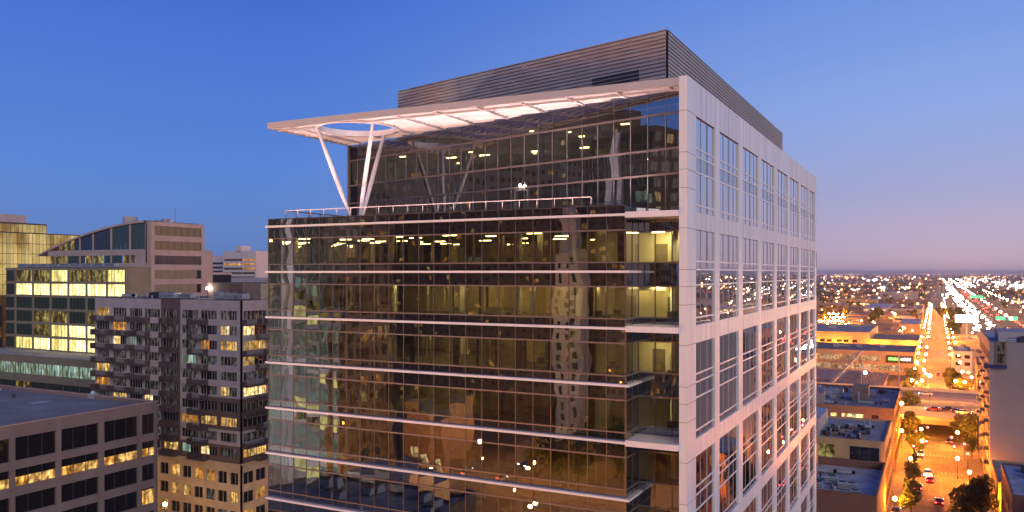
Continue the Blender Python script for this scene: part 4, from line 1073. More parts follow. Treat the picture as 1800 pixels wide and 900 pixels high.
# arched office building
AX, AY0, AY1, AZ = -199.6, 161.5, 180.6, 64.8
t = thing('arched_office_building', 'concrete office building with an arched glass roof and a banded stair tower end', 'building', (-225, AY0, 0))
ARC = mat('pink_concrete', (0.40, 0.31, 0.265), 0.85, 0, 0.1, 0.3)
m = MB().use(ARC); fe_ = Face(AX, AY0, 0, 1); LA = AY1 - AY0
m.box(AX - 8, AX - .3, AY0 + .3, AY1, 0, AZ - .4)
fe_.slab(m, 0, 1.1, 0, AZ, -.3, .25); fe_.slab(m, LA - 1.0, LA, 0, AZ, -.3, .25); fe_.slab(m, 1.1, LA - 1, AZ - 1.2, AZ - .003, -.3, .2)
bz = [AZ - 1.2 - 4.2 * i for i in range(15)]
for z in bz[1:]: fe_.slab(m, 1.1, LA - 1, z - .1, z + 1.5, -.3, .12)
fe_.slab(m, LA + 0.004, LA + 5, 0, AZ - 12, -1, -.2) if False else None
fa = Face(-262, AY0, 1, 0); WA = AX + 262
fa.slab(m, WA - 2.2, WA - .01, 0, AZ - .005, -.3, .2); fa.slab(m, WA - 6.5, WA - 2.2, 0, AZ - 8.3, -.3, .15)
m.build('stair_tower', t)
ws = []
OLIVE = glass('olive_glass', (0, 0, 0), 0.15, 1.0, (0.75, 0.7, 0.5), see=False, body=(0.05, 0.043, 0.02), tilt=.004)
for i in range(14): ws.append((6, fe_, 1.1, LA - 1, bz[i + 1] + 1.5 if i else bz[1] + 1.5, bz[i] - (.1 if i else 0), -.05, OLIVE if i < 2 else DARKGLASS, 7))
windows(t, ws, 100)
def arch(x):
    f = (x + 250.4) / (AX + 250.4); f = max(0, min(1, f)); return 55.3 + 9.3 * (1 - (1 - f) ** 1.75)
m = MB().use(ARC); n_ = 20; xs = [-250.4 + (AX - 2.2 + 250.4) * i / n_ for i in range(n_ + 1)]
for a, b in zip(xs, xs[1:]):
    za, zb2 = arch(a), arch(b)
    i = len(m.v); m.v += [(a, AY0 - .6, za), (b, AY0 - .6, zb2), (b, AY1, zb2), (a, AY1, za), (a, AY0 - .6, za + .55), (b, AY0 - .6, zb2 + .55), (b, AY1, zb2 + .55), (a, AY1, za + .55)]
    for q in ((0, 3, 2, 1), (4, 5, 6, 7), (0, 1, 5, 4), (2, 3, 7, 6)): m.f.append(tuple(i + k for k in q)); m.m.append(m.cur)
m.build('arched_roof', t)
m = MB().use(ARC)
m.box(-262, AX - 8.2, AY0 + .1, AY1, 0, 52.5); m.box(-246, AX - 2.3, AY0 - .25, AY0 + .05, 55.2, 56.9); m.box(-246, AX - 2.3, AY0 - .2, AY0 + .05, 51.8, 52.9)
for px in (141, 164, 196, 229, 258):
    X_ = atY(px, AY0); m.box(X_ - .25, X_ + .25, AY0 - .2, AY0 + .1, 52.9, arch(X_))
m.build('frame', t)
ws = []
for px0, px1, mm in ((104, 131, YELLDIM), (132, 163, DARKGLASS), (165, 195, DARKGLASS), (197, 228, GGREEN), (230, 257, GGREEN)):
    X0, X1 = atY(px0, AY0), atY(px1, AY0)
    mb = MB().use(mm); k_ = 4
    for i in range(k_):
        a, b = X0 + (X1 - X0) * i / k_ + .05, X0 + (X1 - X0) * (i + 1) / k_ - .05
        mb.face([(a, AY0 + .02, 56.9), (b, AY0 + .02, 56.9), (b, AY0 + .02, arch(b)), (a, AY0 + .02, arch(a))])
    mb.build('window', t)
for px0, px1, mm in ((90, 118, YELLDIM), (119, 150, GGREEN), (151, 182, YELLDIM), (183, 215, GGREEN), (217, 252, YELLDIM)):
    X0, X1 = atY(px0, AY0), atY(px1, AY0); ws.append((4, fa, X0 + 262, X1 + 262, 52.9, 55.2, -.02, mm, 5))
for j, X_ in enumerate((-214, -207)): ws.append((3, fa, X_ + 262, X_ + 262 + 6.4, 44, 47.2, .18, DARKGLASS, 3)); ws.append((3, fa, X_ + 262, X_ + 262 + 6.4, 48.2, 51.4, .18, DARKGLASS, 3))
windows(t, ws, 100)
dX, dY = atY(229, 170), 170
m = MB().use(GREYP); m.tube((dX, dY, 62), (dX, dY, 67.2), 2.1, 2.1, 24); m.build('roof_drum', t)
for i in range(8): m = MB().use(UNIT); m.box(-208 + i * 1.1, -207.3 + i * 1.1, 168, 169, 64.4, 65.3 + (i % 3) * .3); m.build('roof_vent', t)
m = MB().use(mat('tank_orange', (0.5, 0.15, 0.06), .6)); x9 = atY(292, 172); m.box(x9 - 1, x9 + 1, 171, 173, 64.4, 66.2); m.build('roof_tank', t)
m = MB().use(mat('mast_red', (0.45, 0.12, 0.10), .6)); x9 = atY(308, 174); m.tube((x9, 174, 64), (x9, 174, 69.6), .12, .06, 8); m.build('antenna_mast', t)
m = MB().use(ARC); m.box(AX - 6, AX - .3, AY1 + .01, AY1 + 3.8, 0, 57.0); m.use(DARKGLASS); m.box(AX - 6, AX - 1, AY1 + 3.82, AY1 + 12, 0, 49.5); m.use(ARC); m.box(AX - 6, AX - .9, AY1 + 3.82, AY1 + 12.1, 49.5, 50.2); m.build('rear_wing', t)

# gold glass tower behind on the far left
GOLD = glass('gold_glass', (0, 0, 0), 0.35, 0.9, (1.0, 0.74, 0.30), see=False, body=(0.10, 0.06, 0.015), wave=.004, tilt=.012)
GOLDLIT = lit_window('gold_lit', (0.95, 0.70, 0.24), 0.58, 0.18, 0.6, furn=0.0)
gX, gY0, gY1 = -324.0, 176.0, 236.0
t = thing('gold_glass_tower', 'stepped gold mirror-glass tower behind the arched building', 'building', (-345, 200, 0))
fgx = Face(gX, gY0, 0, 1)
m = MB().use(DARKMETAL); m.box(-380, gX - .3, gY0, gY1, 0, 66.2); m.box(-375, gX - 3.3, gY0 + 3, 214, 66.2, 70.2); m.build('frame', t)
m = MB().use(GREYP); m.box(-372, gX - 4, 186, 206, 70.2, 73.4); m.build('plant_room', t)
ws = []
for i in range(16):
    z1 = 65.8 - 4.1 * i
    for j in range(10):
        if i < 6: mm = GOLDLIT
        else: mm = rnd.choice((GOLD, GOLD, DARKGLASS, DARKGLASS, YELL if rnd.random() < .5 else GOLD))
        ws.append((6 - .2 * i + .05 * j, fgx, j * 6 + .05, j * 6 + 5.95, z1 - 3.9, z1, -.2, mm, 4))
windows(t, ws, 100, BRONZE)
f2 = Face(gX - 3.3, gY0 + 3, 0, 1)
windows(t, [(5, f2, j * 5, j * 5 + 4.9, 66.4, 69.6, .05, GOLDLIT, 3) for j in range(7)], 100, BRONZE)

# white block far off, between the stair tower and the glass tower
t = thing('white_office_slab', 'distant pale office slab with amber lit window bands', 'building', (-300, 415, 0))
PALE = mat('pale_concrete', (0.55, 0.47, 0.45), 0.8, 0, .08, .1)
wy = 400.0; X0, X1, X2 = atY(370, wy + 12), atY(392, wy), atY(450, wy)
m = MB().use(PALE); m.box(X1, X2, wy, wy + 40, 0, 64.5); m.box(X0, X1 - .02, wy + 12, wy + 40, 0, 62); m.box(X1 + 13, X1 + 17, wy - 1, wy + 8, 64.5, 68); m.build('wall', t)
ws = []; fw_ = Face(X1, wy, 1, 0); L = X2 - X1
for i in range(5): ws.append((4, fw_, 1, L * .6, 58.0 - 2.9 * i, 59.4 - 2.9 * i, .05, AMBER if i in (1,) else DIM, 8)); ws.append((4, fw_, L * .6 + .2, L - 1, 58.0 - 2.9 * i, 59.4 - 2.9 * i, .05, AMBER if i in (0, 1, 2) else DIM, 6))
f3 = Face(X0, wy + 12, 1, 0)
for i in range(5): ws.append((3, f3, .5, X1 - X0 - .5, 56.0 - 2.9 * i, 57.4 - 2.9 * i, .05, DARKGLASS, 5))
windows(t, ws, 100)
t = thing('slender_block', 'slender far building with an orange top squeezed against the glass tower edge', 'building', (-290, 470, 0))
wy = 470; X1, X2 = atY(456, wy), atY(474, wy)
m = MB().use(PALE); m.box(X1, X2, wy, wy + 20, 0, 58); m.build('wall', t)
m = MB().use(mat('tank_orange', (0.5, .15, .06), .6)); m.box(X1 + 2, X2, wy + 2, wy + 10, 58, 66); m.build('plant_room', t)
windows(t, [(2, Face(X1, wy, 1, 0), .6, X2 - X1 - .6, 42 + 3 * i, 43.8 + 3 * i, .05, rnd.choice((DARKGLASS, COOL)), 3) for i in range(5)])
t = thing('low_far_block', 'low grey block seen over the apartment tower roof beside the pale slab', 'building', (-270, 330, 0))
wy = 330; X1, X2 = atY(395, wy), atY(480, wy)
shell(t, X1, X2, wy, wy + 40, 47.5, GREYP, ROOFGREY, .5)
windows(t, [(2, Face(X1, wy, 1, 0), 1 + 6 * i, 6 + 6 * i, 43, 45, .05, rnd.choice((DARKGLASS, COOL, AMBER)), 3) for i in range(3)])
# ------------------------------------------------------------------ trees
def leaf_mesh(name, rad, hgt, zc, n, size, lm, seed, lobes=9):
    r = random.Random(seed); mb = MB().use(lm)
    cl = []
    for i in range(lobes):
        a = r.uniform(0, 2 * pi); q = r.uniform(.15, .68); zz = r.uniform(-.62, .72)
        cl.append((cos(a) * rad * q, sin(a) * rad * q, zc + zz * hgt, r.uniform(.3, .52)))
    for i in range(n):
        cx, cy, cz, cr = cl[r.randrange(lobes)]
        a = r.uniform(0, 2 * pi); zz = r.uniform(-1, 1); q = r.random() ** .4
        s_ = sqrt(1 - zz * zz); x = cx + cos(a) * s_ * q * cr * rad; y = cy + sin(a) * s_ * q * cr * rad; z = cz + zz * q * cr * hgt
        d = Vector((r.gauss(0, 1), r.gauss(0, 1), r.gauss(.5, 1))).normalized(); u = d.orthogonal().normalized(); v = d.cross(u)
        t_ = r.uniform(0, pi); u, v = u * cos(t_) + v * sin(t_), v * cos(t_) - u * sin(t_)
        k = size * r.uniform(.6, 1.3); c = Vector((x, y, z))
        mb.face([c - u * k, c + v * k * .5, c + u * k, c - v * k * .5])
    return mb
def make_tree(label, h, rad, n, size, lm, seed, name='street_tree', trunk_h=None):
    t = thing(name, label, 'tree', (0, 0, 0)); r = random.Random(seed)
    th_ = trunk_h or h * .32
    m = MB().use(TRUNK); m.tube((0, 0, 0), (0.1, 0.05, th_), h * .022, h * .016, 8)
    for i in range(6):
        a = i * 1.05 + r.uniform(-.3, .3); m.tube((0.1, .05, th_ * r.uniform(.8, 1.0)), (cos(a) * rad * .6, sin(a) * rad * .6, h * r.uniform(.55, .85)), h * .011, h * .004, 6)
    m.tube((.1, .05, th_), (0, 0, h * .92), h * .014, h * .004, 6)
    m.build('trunk', t)
    hh = (h - th_ * .75) / 2
    leaf_mesh('crown', rad, hh, th_ * .75 + hh, n, size, lm, seed).build('crown', t)
    return t
protoA = make_tree('x', 9, 4.4, 3600, .30, LEAF2, 3)
protoB = make_tree('x', 9, 3.2, 2600, .26, LEAF, 5)
protoC = make_tree('x', 7, 1.9, 1500, .22, LEAF, 8)
protoF = make_tree('x', 9, 4.2, 420, .75, LEAF, 13, 'tree')
protoG = make_tree('x', 8, 3.6, 420, .7, LEAF2, 17, 'tree')
protos = [protoA, protoB, protoC, protoF, protoG]
used = set()
def tree(p, x, y, label, s=1.0, group=None, z=0.0):
    if p.name in used: o = copy_tree(p)
    else: o = p; used.add(p.name)
    o.location = (x, y, z); o.rotation_euler = (0, 0, rnd.uniform(0, 6.28)); o.scale = (s, s, s * rnd.uniform(.92, 1.08)); o['label'] = label
    if group: o['group'] = group
    return o
for p, px, py, zc, s, lab in (
    (protoA, 1601, 712, 5, 1.02, 'tall olive tree by the long brick building just below the viaduct'),
    (protoA, 1602, 745, 5, .98, 'broad olive tree lit orange from beneath on the ochre building pavement'),
    (protoB, 1608, 770, 5, .85, 'smaller tree beside the two kerbside lamps opposite the tan block'),
    (protoC, 1606, 832, 4, 1.15, 'slim dark tree at the kerb beside the crosswalk'),
    (protoC, 1604, 853, 4, 1.05, 'slim dark tree next to the parked black car below the crosswalk'),
    (protoC, 1602, 884, 4, 1.25, 'slim dark tree at the bottom edge below the ochre building'),
    (protoA, 1692, 745, 5, .85, 'olive tree glowing amber beside the tan block kerb lamp'),
    (protoB, 1711, 757, 5, 1.1, 'dark tree close against the tan apartment block'),
    (protoB, 1709, 772, 5, .6, 'low dark tree below the tan apartment block balconies'),
    (protoB, 1603, 664, 6, 1.1, 'tall narrow tree by the sign building just beyond the viaduct'),
    (protoC, 1594, 678, 4, 1.0, 'small tree at the foot of the white flagpole beyond the viaduct'),
    (protoA, 1670, 668, 6, 1.15, 'round dark tree by the grey building just beyond the viaduct'),
    (protoA, 1690, 672, 6, .95, 'amber lit tree beside the grey building beyond the viaduct'),
    (protoA, 1722, 898, 4.5, 1.15, 'big dark leafy tree in front of the red brick building'),
    (protoB, 1694, 905, 4.5, .8, 'dark tree crowding the big leafy tree at the bottom edge')):
    x, y = gnd(px, py, zc); tree(p, x, y, lab, s, 'street trees along the avenue')
for i in range(130):
    for _ in range(30):
        px = rnd.uniform(1440, 2150); py = 484 + 8 + 78 * rnd.random() ** 1.3; x, y = gnd(px, py, 5)
        if not (-12 < x < 14 or 22 < x < 82) and not (x < -9 and 345 < y < 660) and not (10 < x < 60 and y < 420): break
    tree(rnd.choice((protoF, protoG)), x, y, 'dark tree among the lights of the low city', rnd.uniform(.9, 1.7), 'trees among the low city')
for px, py in ((1655, 552), (1662, 556), (1668, 553), (1674, 558), (1680, 575), (1672, 580), (1678, 585), (1500, 533), (1510, 530), (1494, 537), (1520, 518), (1530, 517), (1540, 517), (1550, 518), (1475, 512), (1465, 513), (1485, 515), (1770, 560), (1780, 575), (1763, 545)):
    x, y = gnd(px, py, 5)
    if not (22 < x < 26.5 or 80 > x > 26): tree(protoF, x, y, 'dark bushy tree in the wooded patch by the upper avenue or highway', rnd.uniform(1.0, 1.6), 'trees in wooded patches')

# far woods: one dark mass
m = MB()
for i in range(900):
    px = rnd.uniform(1400, 2400); py = 484.5 + 34 * rnd.random() ** 2.2
    x, y = gnd(px, py, 4)
    if -14 < x < 16 or 22 < x < 84: continue
    r_ = rnd.uniform(5, 14) * (1 + y / 6000)
    m.use(rnd.choice((LEAF, LEAF2)))
    for k in range(16):
        c = Vector((x + rnd.gauss(0, r_), y + rnd.gauss(0, r_), rnd.uniform(1, 9))); d = Vector((rnd.gauss(0, 1), rnd.gauss(0, 1), rnd.gauss(.3, 1))).normalized(); u = d.orthogonal().normalized(); v = d.cross(u); q = r_ * rnd.uniform(.15, .35)
        m.face([c - u * q, c + v * q * .7, c + u * q, c - v * q * .7])
o = m.build('distant_woods'); tag(o, 'far dark woods reaching to the horizon beyond the lit city', 'woods', kind='stuff')

# ------------------------------------------------------------------ lamps
def make_lamp(h, r, em, name='street_lamp', arm=0.0):
    t = thing(name, 'x', 'street lamp', (0, 0, 0))
    m = MB().use(DARKMETAL); m.tube((0, 0, 0), (0, 0, .7), .14, .10, 10); m.tube((0, 0, .7), (0, 0, h - r), .07, .05, 10); m.tube((0, 0, h - r - .06), (0, 0, h - r * .8), r * .6, r * .7, 10); m.build('pole', t)
    m = MB().use(em); m.ball((0, 0, h), r, 10, 7); m.build('globe', t)
    return t
lampA = make_lamp(5.0, .36, SODIUM)
near = [(1585, 758, 'globe lamp against the long brick building below the viaduct'), (1619, 755, 'kerbside globe lamp under the olive trees, closer to the viaduct'), (1621, 776, 'kerbside globe lamp under the olive trees, closer to the crosswalk'), (1601, 807, 'globe lamp on the ochre building pavement by the crosswalk'),
        (1683, 761, 'globe lamp on the tan block kerb near the amber lit tree'), (1683, 807, 'globe lamp on the tan block kerb beside the crosswalk'), (1704, 831, 'globe lamp on the tan block pavement by the planters'), (1598, 742, 'globe lamp half hidden in the broad olive tree'), (1573, 878, 'small globe lamp low beside the ochre building'), (1697, 742, 'globe lamp half hidden behind the amber lit olive tree'),
        (1611, 673, 'globe lamp at the viaduct edge by the flagpole tree'), (1627, 657, 'globe lamp at the kerb by the tall narrow tree past the viaduct'), (1613, 640, 'globe lamp near the corner of the sign building'), (1708, 663, 'globe lamp beside the brick walk-up past the viaduct'), (1702, 655, 'globe lamp by the grey building past the viaduct')]
first = True
for px, py, lab in near:
    x, y = gnd(px, py, 5)
    if first: o = lampA; first = False
    else: o = copy_tree(lampA)
    o.location = (x, y, .14 if -9 < x < 10 else 0); o['label'] = lab; o['group'] = 'globe lamps along the avenue'
def lamp_mesh(h, r, em):
    m = MB().use(DARKMETAL); m.tube((0, 0, 0), (0, 0, h - r), .09, .06, 6); m.use(em); m.ball((0, 0, h), r, 8, 5); return m
farl = lamp_mesh(6, .42, SODIUMFAR).build('street_lamp'); tag(farl, 'globe lamp in the two long rows up the avenue', 'street lamp', 'lamp rows up the avenue')
LW = [farl]
def addlamp(proto, x, y, lab=None, grp=None, s=1.0):
    if proto in LW: o = proto; LW.remove(proto)
    else: o = proto.copy(); COL.objects.link(o)
    o.location = (x, y, 0); o.scale = (s, s, s)
    if lab: o['label'] = lab
    if grp: o['group'] = grp
    return o
y = 372
while y < 1300:
    for x in (-8.6, -5.2, 6.8, 10.0):
        if rnd.random() < .86: addlamp(farl, x + rnd.uniform(-.3, .3), y + rnd.uniform(-4, 4), s=1 + y / 3000)
    y += 27 + y * .03
cityl = lamp_mesh(8, .38, emit('city_sodium', (1.0, .32, .035), 1500)).build('city_lamp'); tag(cityl, 'orange lamp among the low buildings of the lit city', 'street lamp', 'lamps of the low city')
cityw = lamp_mesh(10, .36, emit('city_white', (1.0, .80, .62), 600)).build('city_lamp'); tag(cityw, 'white lamp among the low buildings of the lit city', 'street lamp', 'white lamps of the low city')
LW += [cityl, cityw]
for i in range(165):
    for _ in range(30):
        px = rnd.uniform(1438, 2150); py = 490 + 105 * rnd.random() ** 1.5; x, y = gnd(px, py, 8)
        if not (-12 < x < 13 or 25 < x < 80) and not (x < -9 and 440 < y < 495) and y > 360: break
    addlamp(cityl if rnd.random() < .86 else cityw, x, y, s=.8 + y / 3500)
lot = [(1440 + 4.2 * i + 2 * (j % 2), 553 + 6 * j + rnd.uniform(-1.5, 1.5)) for i in range(11) for j in range(4)]
yl = lamp_mesh(6, .5, SODIUMFAR).build('yard_lamp'); tag(yl, 'lamp in the crowded yard beside the brown brick block', 'street lamp', 'yard lamps by the brick block'); LW.append(yl)
for px, py in lot:
    if rnd.random() < .8: x, y = gnd(px, py, 6); addlamp(yl, x, y, s=1.1)
wl = lamp_mesh(5, .34, SODIUMFAR).build('wall_light'); tag(wl, 'lamp standing along the floodlit warehouse wall', 'street lamp', 'lamps along the floodlit warehouse'); LW.append(wl)
for px, py in ((1444, 590), (1450, 587), (1498, 588), (1497, 597), (1537, 602), (1546, 599), (1549, 596), (1564, 597), (1600, 600), (1605, 603), (1607, 597), (1600, 592), (1449, 597), (1470, 601)):
    x, y = gnd(px, py, 5); addlamp(wl, x, min(y, 553), s=1)
hwl = lamp_mesh(13, .8, emit('highway_lamp', (1.0, .52, .18), 500)).build('highway_lamp'); tag(hwl, 'tall lamp standing along the bright highway', 'street lamp', 'tall lamps along the highway'); LW.append(hwl)
y = 420
while y < 4200:
    for x in (25.5, 51.3, 79.5):
        if rnd.random() < .8: addlamp(hwl, x, y + rnd.uniform(-5, 5), s=1 + y / 5000)
    y += 34 + y * .035
vl = lamp_mesh(10, .5, emit('viaduct_sodium', (1.0, .32, .05), 4200)).build('viaduct_lamp'); tag(vl, 'tall lamp on the highway viaduct', 'street lamp', 'tall lamps on the viaduct'); LW.append(vl)
for x, y, z in ((-22, 310.8, 5.4), (-2, 310.8, 5.4), (22, 310.8, 5.4), (48, 310.8, 5.4), (-50, 310.8, 5.4), (-9.6, 279.5, 0)): addlamp(vl, x, y).location.z = z
ol = lamp_mesh(5.5, .36, emit('sodium_lane', (1.0, .50, .18), 260)).build('alley_lamp'); tag(ol, 'globe lamp in the lane at the stone base of the condo tower', 'street lamp', 'lamps in the lane by the condo tower'); LW.append(ol)
for x, y in ((-146, 110), (-132, 110), (-119, 109), (-112, 122)): addlamp(ol, x, y)
flag = MB().use(CONCRETE); x, y = gnd(1580, 648, 8); flag.tube((x, y, 0), (x, y, 15.5), .35, .25, 10); o = flag.build('flagpole'); tag(o, 'thick white pole standing before the sign building beyond the viaduct', 'pole')

# far lights: too many and too small to count
m = MB(); FE = [emit('far_orange', (1.0, .36, .08), 1.9, False), emit('far_dull', (1.0, .38, .10), .7, False), emit('far_amber', (1.0, .52, .22), 2.6, False), emit('far_white', (1.0, .82, .76), 5, False), emit('far_red', (1.0, .05, .05), 2, False)]
for i in range(1800):
    px = rnd.uniform(1405, 2350); py = 482.0 + 52 * rnd.random() ** 1.9
    if rnd.random() < .12: py = rnd.uniform(481.5, 483.0)
    x, y = gnd(px, py, 8) if py > 481 else gnd(px, 481, 8)
    d_ = depth(x, y); r_ = d_ / F * rnd.choice((.5, .6, .8, 1.0, 1.4))
    m.use(FE[(0, 0, 0, 1, 1, 1, 2, 2, 3, 4 if i % 3 == 0 else 1)[int(rnd.random() * 10)]])
    m.ball((x, y, 8 + rnd.uniform(-3, 6)), r_, 6, 4)
def cluster(px, py, n, sx, sy, e_, big=1.0):
    for i in range(n):
        x, y = gnd(px + rnd.gauss(0, sx), max(484, py + rnd.gauss(0, sy)), 9); m.use(e_); m.ball((x, y, 9), depth(x, y) / F * rnd.uniform(.6, 1.4) * big, 6, 4)
for a in ((1755, 497, 26, 8, 3), (1785, 502, 40, 12, 3), (1692, 500, 22, 6, 3), (1720, 493, 22, 10, 2), (1670, 498, 8, 4, 2), (1662, 520, 10, 4, 3), (1540, 492, 12, 8, 1), (1552, 505, 8, 5, 1.2), (1506, 509, 6, 4, 1), (1588, 505, 8, 5, 1), (1700, 497, 20, 5, 3), (1850, 520, 40, 20, 6), (1900, 505, 40, 30, 5), (2000, 520, 60, 40, 8)): cluster(*a, FE[3], 1.25)
for a in ((1475, 523, 14, 8, 3), (1450, 521, 8, 4, 2), (1480, 486, 30, 18, 1), (1590, 488, 18, 20, 2), (1725, 487, 26, 30, 1), (1790, 530, 20, 8, 3), (1840, 545, 30, 14, 6), (1690, 540, 6, 3, 3)): cluster(*a, FE[2], 1.1)
o = m.build('distant_city_lights'); tag(o, 'countless orange and white lights of the far city under the horizon', 'city lights', kind='stuff')

# low city buildings
walls = [STUCCO, BRICKB, BRICKT, GREYP, CONCRETE]; roofs = [ROOFGREY, ROOFDARK, ROOFBLUE, ROOFDARK]
cnt = 0; placed = []
for i in range(4000):
    if cnt >= 105: break
    px = rnd.uniform(1440, 2180); py = 489 + 110 * rnd.random() ** 1.7; x, y = gnd(px, py, 0)
    L, W_ = rnd.uniform(16, 52), rnd.uniform(14, 45)
    if y > 1000: L *= 1.6; W_ *= 1.6
    if x + L / 2 > -13 and x - L / 2 < 15 or x + L / 2 > 22 and x - L / 2 < 84: continue
    if x - L / 2 < -9 and y - 1 < 830 and x > -150: continue
    if x < 62 and y < 440: continue
    if any(abs(x - a) < (L + c) / 2 + 4 and abs(y - b) < (W_ + d) / 2 + 4 for a, b, c, d in placed): continue
    placed.append((x, y, L, W_)); cnt += 1; h = rnd.uniform(4, 9) if rnd.random() < .8 else rnd.uniform(9, 16)
    t = thing('low_city_building', 'flat roofed low building among the lights of the far city', 'building', (x, y, 0), 'low buildings of the far city')
    shell(t, x - L / 2, x + L / 2, y - W_ / 2, y + W_ / 2, h, rnd.choice(walls), rnd.choice(roofs), .4)
    k = rnd.random(); fc = Face(x - L / 2, y - W_ / 2, 1, 0)
    if k < .55: windows(t, [(3, fc, L * .08, L * .92, h * .3, h * .3 + 1.8, .04, rnd.choice((WARM, AMBER, WARMB, DARKGLASS, WARMB)), 6)])

# ------------------------------------------------------------------ cars
def car_paint(n_, c): return mat('car_' + n_, c, .25, .2, .03, spec=.6)
def make_car(paint, lights='tail'):
    """heading +Y; rear faces the camera"""
    t = thing('car', 'x', 'car', (0, 0, 0))
    prof = [(-2.2, .32), (-2.25, .62), (-2.15, .92), (-1.5, .98), (1.0, .95), (2.0, .78), (2.2, .6), (2.2, .32)]
    m = MB().use(paint)
    def loft(pr, w0, w1):
        n = len(pr); i = len(m.v)
        zs_ = [p[1] for p in pr]; lo, hi = min(zs_), max(zs_)
        for sgn in (-1, 1):
            for (yy, z) in pr: m.v.append((sgn * (w0 + (w1 - w0) * (z - lo) / (hi - lo)), yy, z))
        for k in range(n):
            k2 = (k + 1) % n; m.f.append((i + k, i + k2, i + n + k2, i + n + k)); m.m.append(m.cur)
        m.f.append(tuple(i + k for k in reversed(range(n)))); m.m.append(m.cur); m.f.append(tuple(i + n + k for k in range(n))); m.m.append(m.cur)
    loft(prof, .88, .84); loft([(-1.35, 1.36), (-1.15, 1.42), (.15, 1.42), (.3, 1.38)], .60, .58)
    m.build('body', t)
    m = MB().use(DARKGLASS); loft([(-1.75, .97), (-1.3, 1.37), (.25, 1.38), (1.0, .95)], .80, .61); m.build('cabin_glass', t)
    for sx in (-1, 1):
        for yy in (-1.35, 1.35):
            m = MB().use(DARKMETAL); m.tube((sx * .72, yy, .32), (sx * .9, yy, .32), .32, .32, 14); m.build('wheel', t)
        m = MB().use(TAIL); m.box(sx * .5, sx * .86, -2.27, -2.2, .66, .86); m.build('taillight', t)
        m = MB().use(HEAD); m.box(sx * .5, sx * .84, 2.16, 2.23, .58, .74); m.build('headlight', t)
    return t
CP = {'red': (.35, .02, .02), 'white': (.7, .7, .7), 'dark': (.02, .02, .025), 'silver': (.4, .42, .44), 'navy': (.03, .04, .10)}
protocar = {}
def place_car(colr, x, y, rz, label, group, z=.02):
    if colr not in protocar: o = protocar[colr] = make_car(car_paint(colr, CP[colr]))
    else: o = copy_tree(protocar[colr])
    o.location = (x, y, z); o.rotation_euler = (0, 0, rz); o['label'] = label; o['group'] = group
    return o
g_ = 'cars on the avenue'
for c, px, py, rz, lab in (('red', 1651, 880, 0, 'red car with glowing taillights driving away near the bottom edge'), ('white', 1631, 831, pi, 'white car with bright headlights at the crosswalk'), ('red', 1635, 842, 0, 'red car just below the bright headlights'), ('dark', 1614, 855, 0, 'black car at the kerb beside the slim trees below the crosswalk'), ('silver', 1614, 796, pi, 'silver car at the kerb beyond the crosswalk under the olive trees'),
    ('navy', 1668, 775, pi / 2 * 0, 'dark blue car halted at the far stop line'), ('white', 1655, 620, 0, 'white car on the avenue a little beyond the viaduct'), ('red', 1649, 658, 0, 'red car just beyond the viaduct on the avenue'), ('silver', 1646, 595, 0, 'silver car far up the avenue beyond the sign building'), ('red', 1637, 595, 0, 'red car far up the avenue beside the silver one')):
    x, y = gnd(px, py, .7); x = max(-3.9, min(5.2, x)); place_car(c, x, y, rz, lab, g_)
g_ = 'cars parked in the side alley'
for i, c in enumerate(('dark', 'silver', 'dark', 'navy', 'dark')):
    place_car(c, -8.0 if False else -7.4, 158 + i * 7.5, 0, '%s car parked along the ochre building, %s' % (c.replace('dark', 'black'), ('nearest of the row', 'second of the row', 'middle of the row', 'fourth of the row', 'farthest of the row')[i]), g_, .15)
g_ = 'cars on the viaduct'
for c, px, py, z, rz, lab in (('white', 1694, 728, 5.2, -pi / 2, 'white car on the viaduct deck closer to the crosswalk'), ('navy', 1686, 726, 5.2, -pi / 2, 'dark blue car close behind the white one on the viaduct'), ('dark', 1664, 722, 5.2, pi / 2, 'black car between the red and dark blue ones on the viaduct'), ('red', 1640, 722, 5.2, pi / 2, 'red car on the viaduct closest to the long brick building'), ('silver', 1627, 695, 5.6, pi / 2, 'silver car on the farther viaduct deck')):
    x, y = gnd(px, py, z); place_car(c, x, max(284, min(344, y)), rz, lab, g_, z)
def small_car(paint, em, sgn):
    m = MB().use(paint); m.box(-.9, .9, -2.2, 2.2, .3, .9); m.box(-.7, .7, -1.4, .8, .9, 1.4)
    m.use(em)
    for sx in (-.62, .62): m.ball((sx, sgn * 2.25, .8), .42, 6, 4)
    return m.build('car')
hc_ = small_car(car_paint('silver', CP['silver']), HEAD, -1); tag(hc_, 'car with white headlights coming down the highway', 'car', 'oncoming highway cars')
tc_ = small_car(car_paint('dark', CP['dark']), TAIL, -1); tag(tc_, 'car with red taillights going away up the highway', 'car', 'outbound highway cars')
def many(proto, n, lanes, ya, yb, k):
    for i in range(n):
        o = proto if i == 0 else proto.copy()
        if i: COL.objects.link(o)
        y = ya + (yb - ya) * ((i + rnd.uniform(.0, .9)) / n) ** k; o.location = (rnd.choice(lanes) + rnd.uniform(-.3, .3), y, .02)
        s = 1 + y / 2600 * .55; o.scale = (s, 1, s)
many(hc_, 190, (30, 33.6, 37.2, 40.8, 44.4, 47.4), 560, 3200, 1.5)
many(tc_, 90, (57, 60.6, 64.2, 67.8, 71.4), 560, 2600, 1.5)

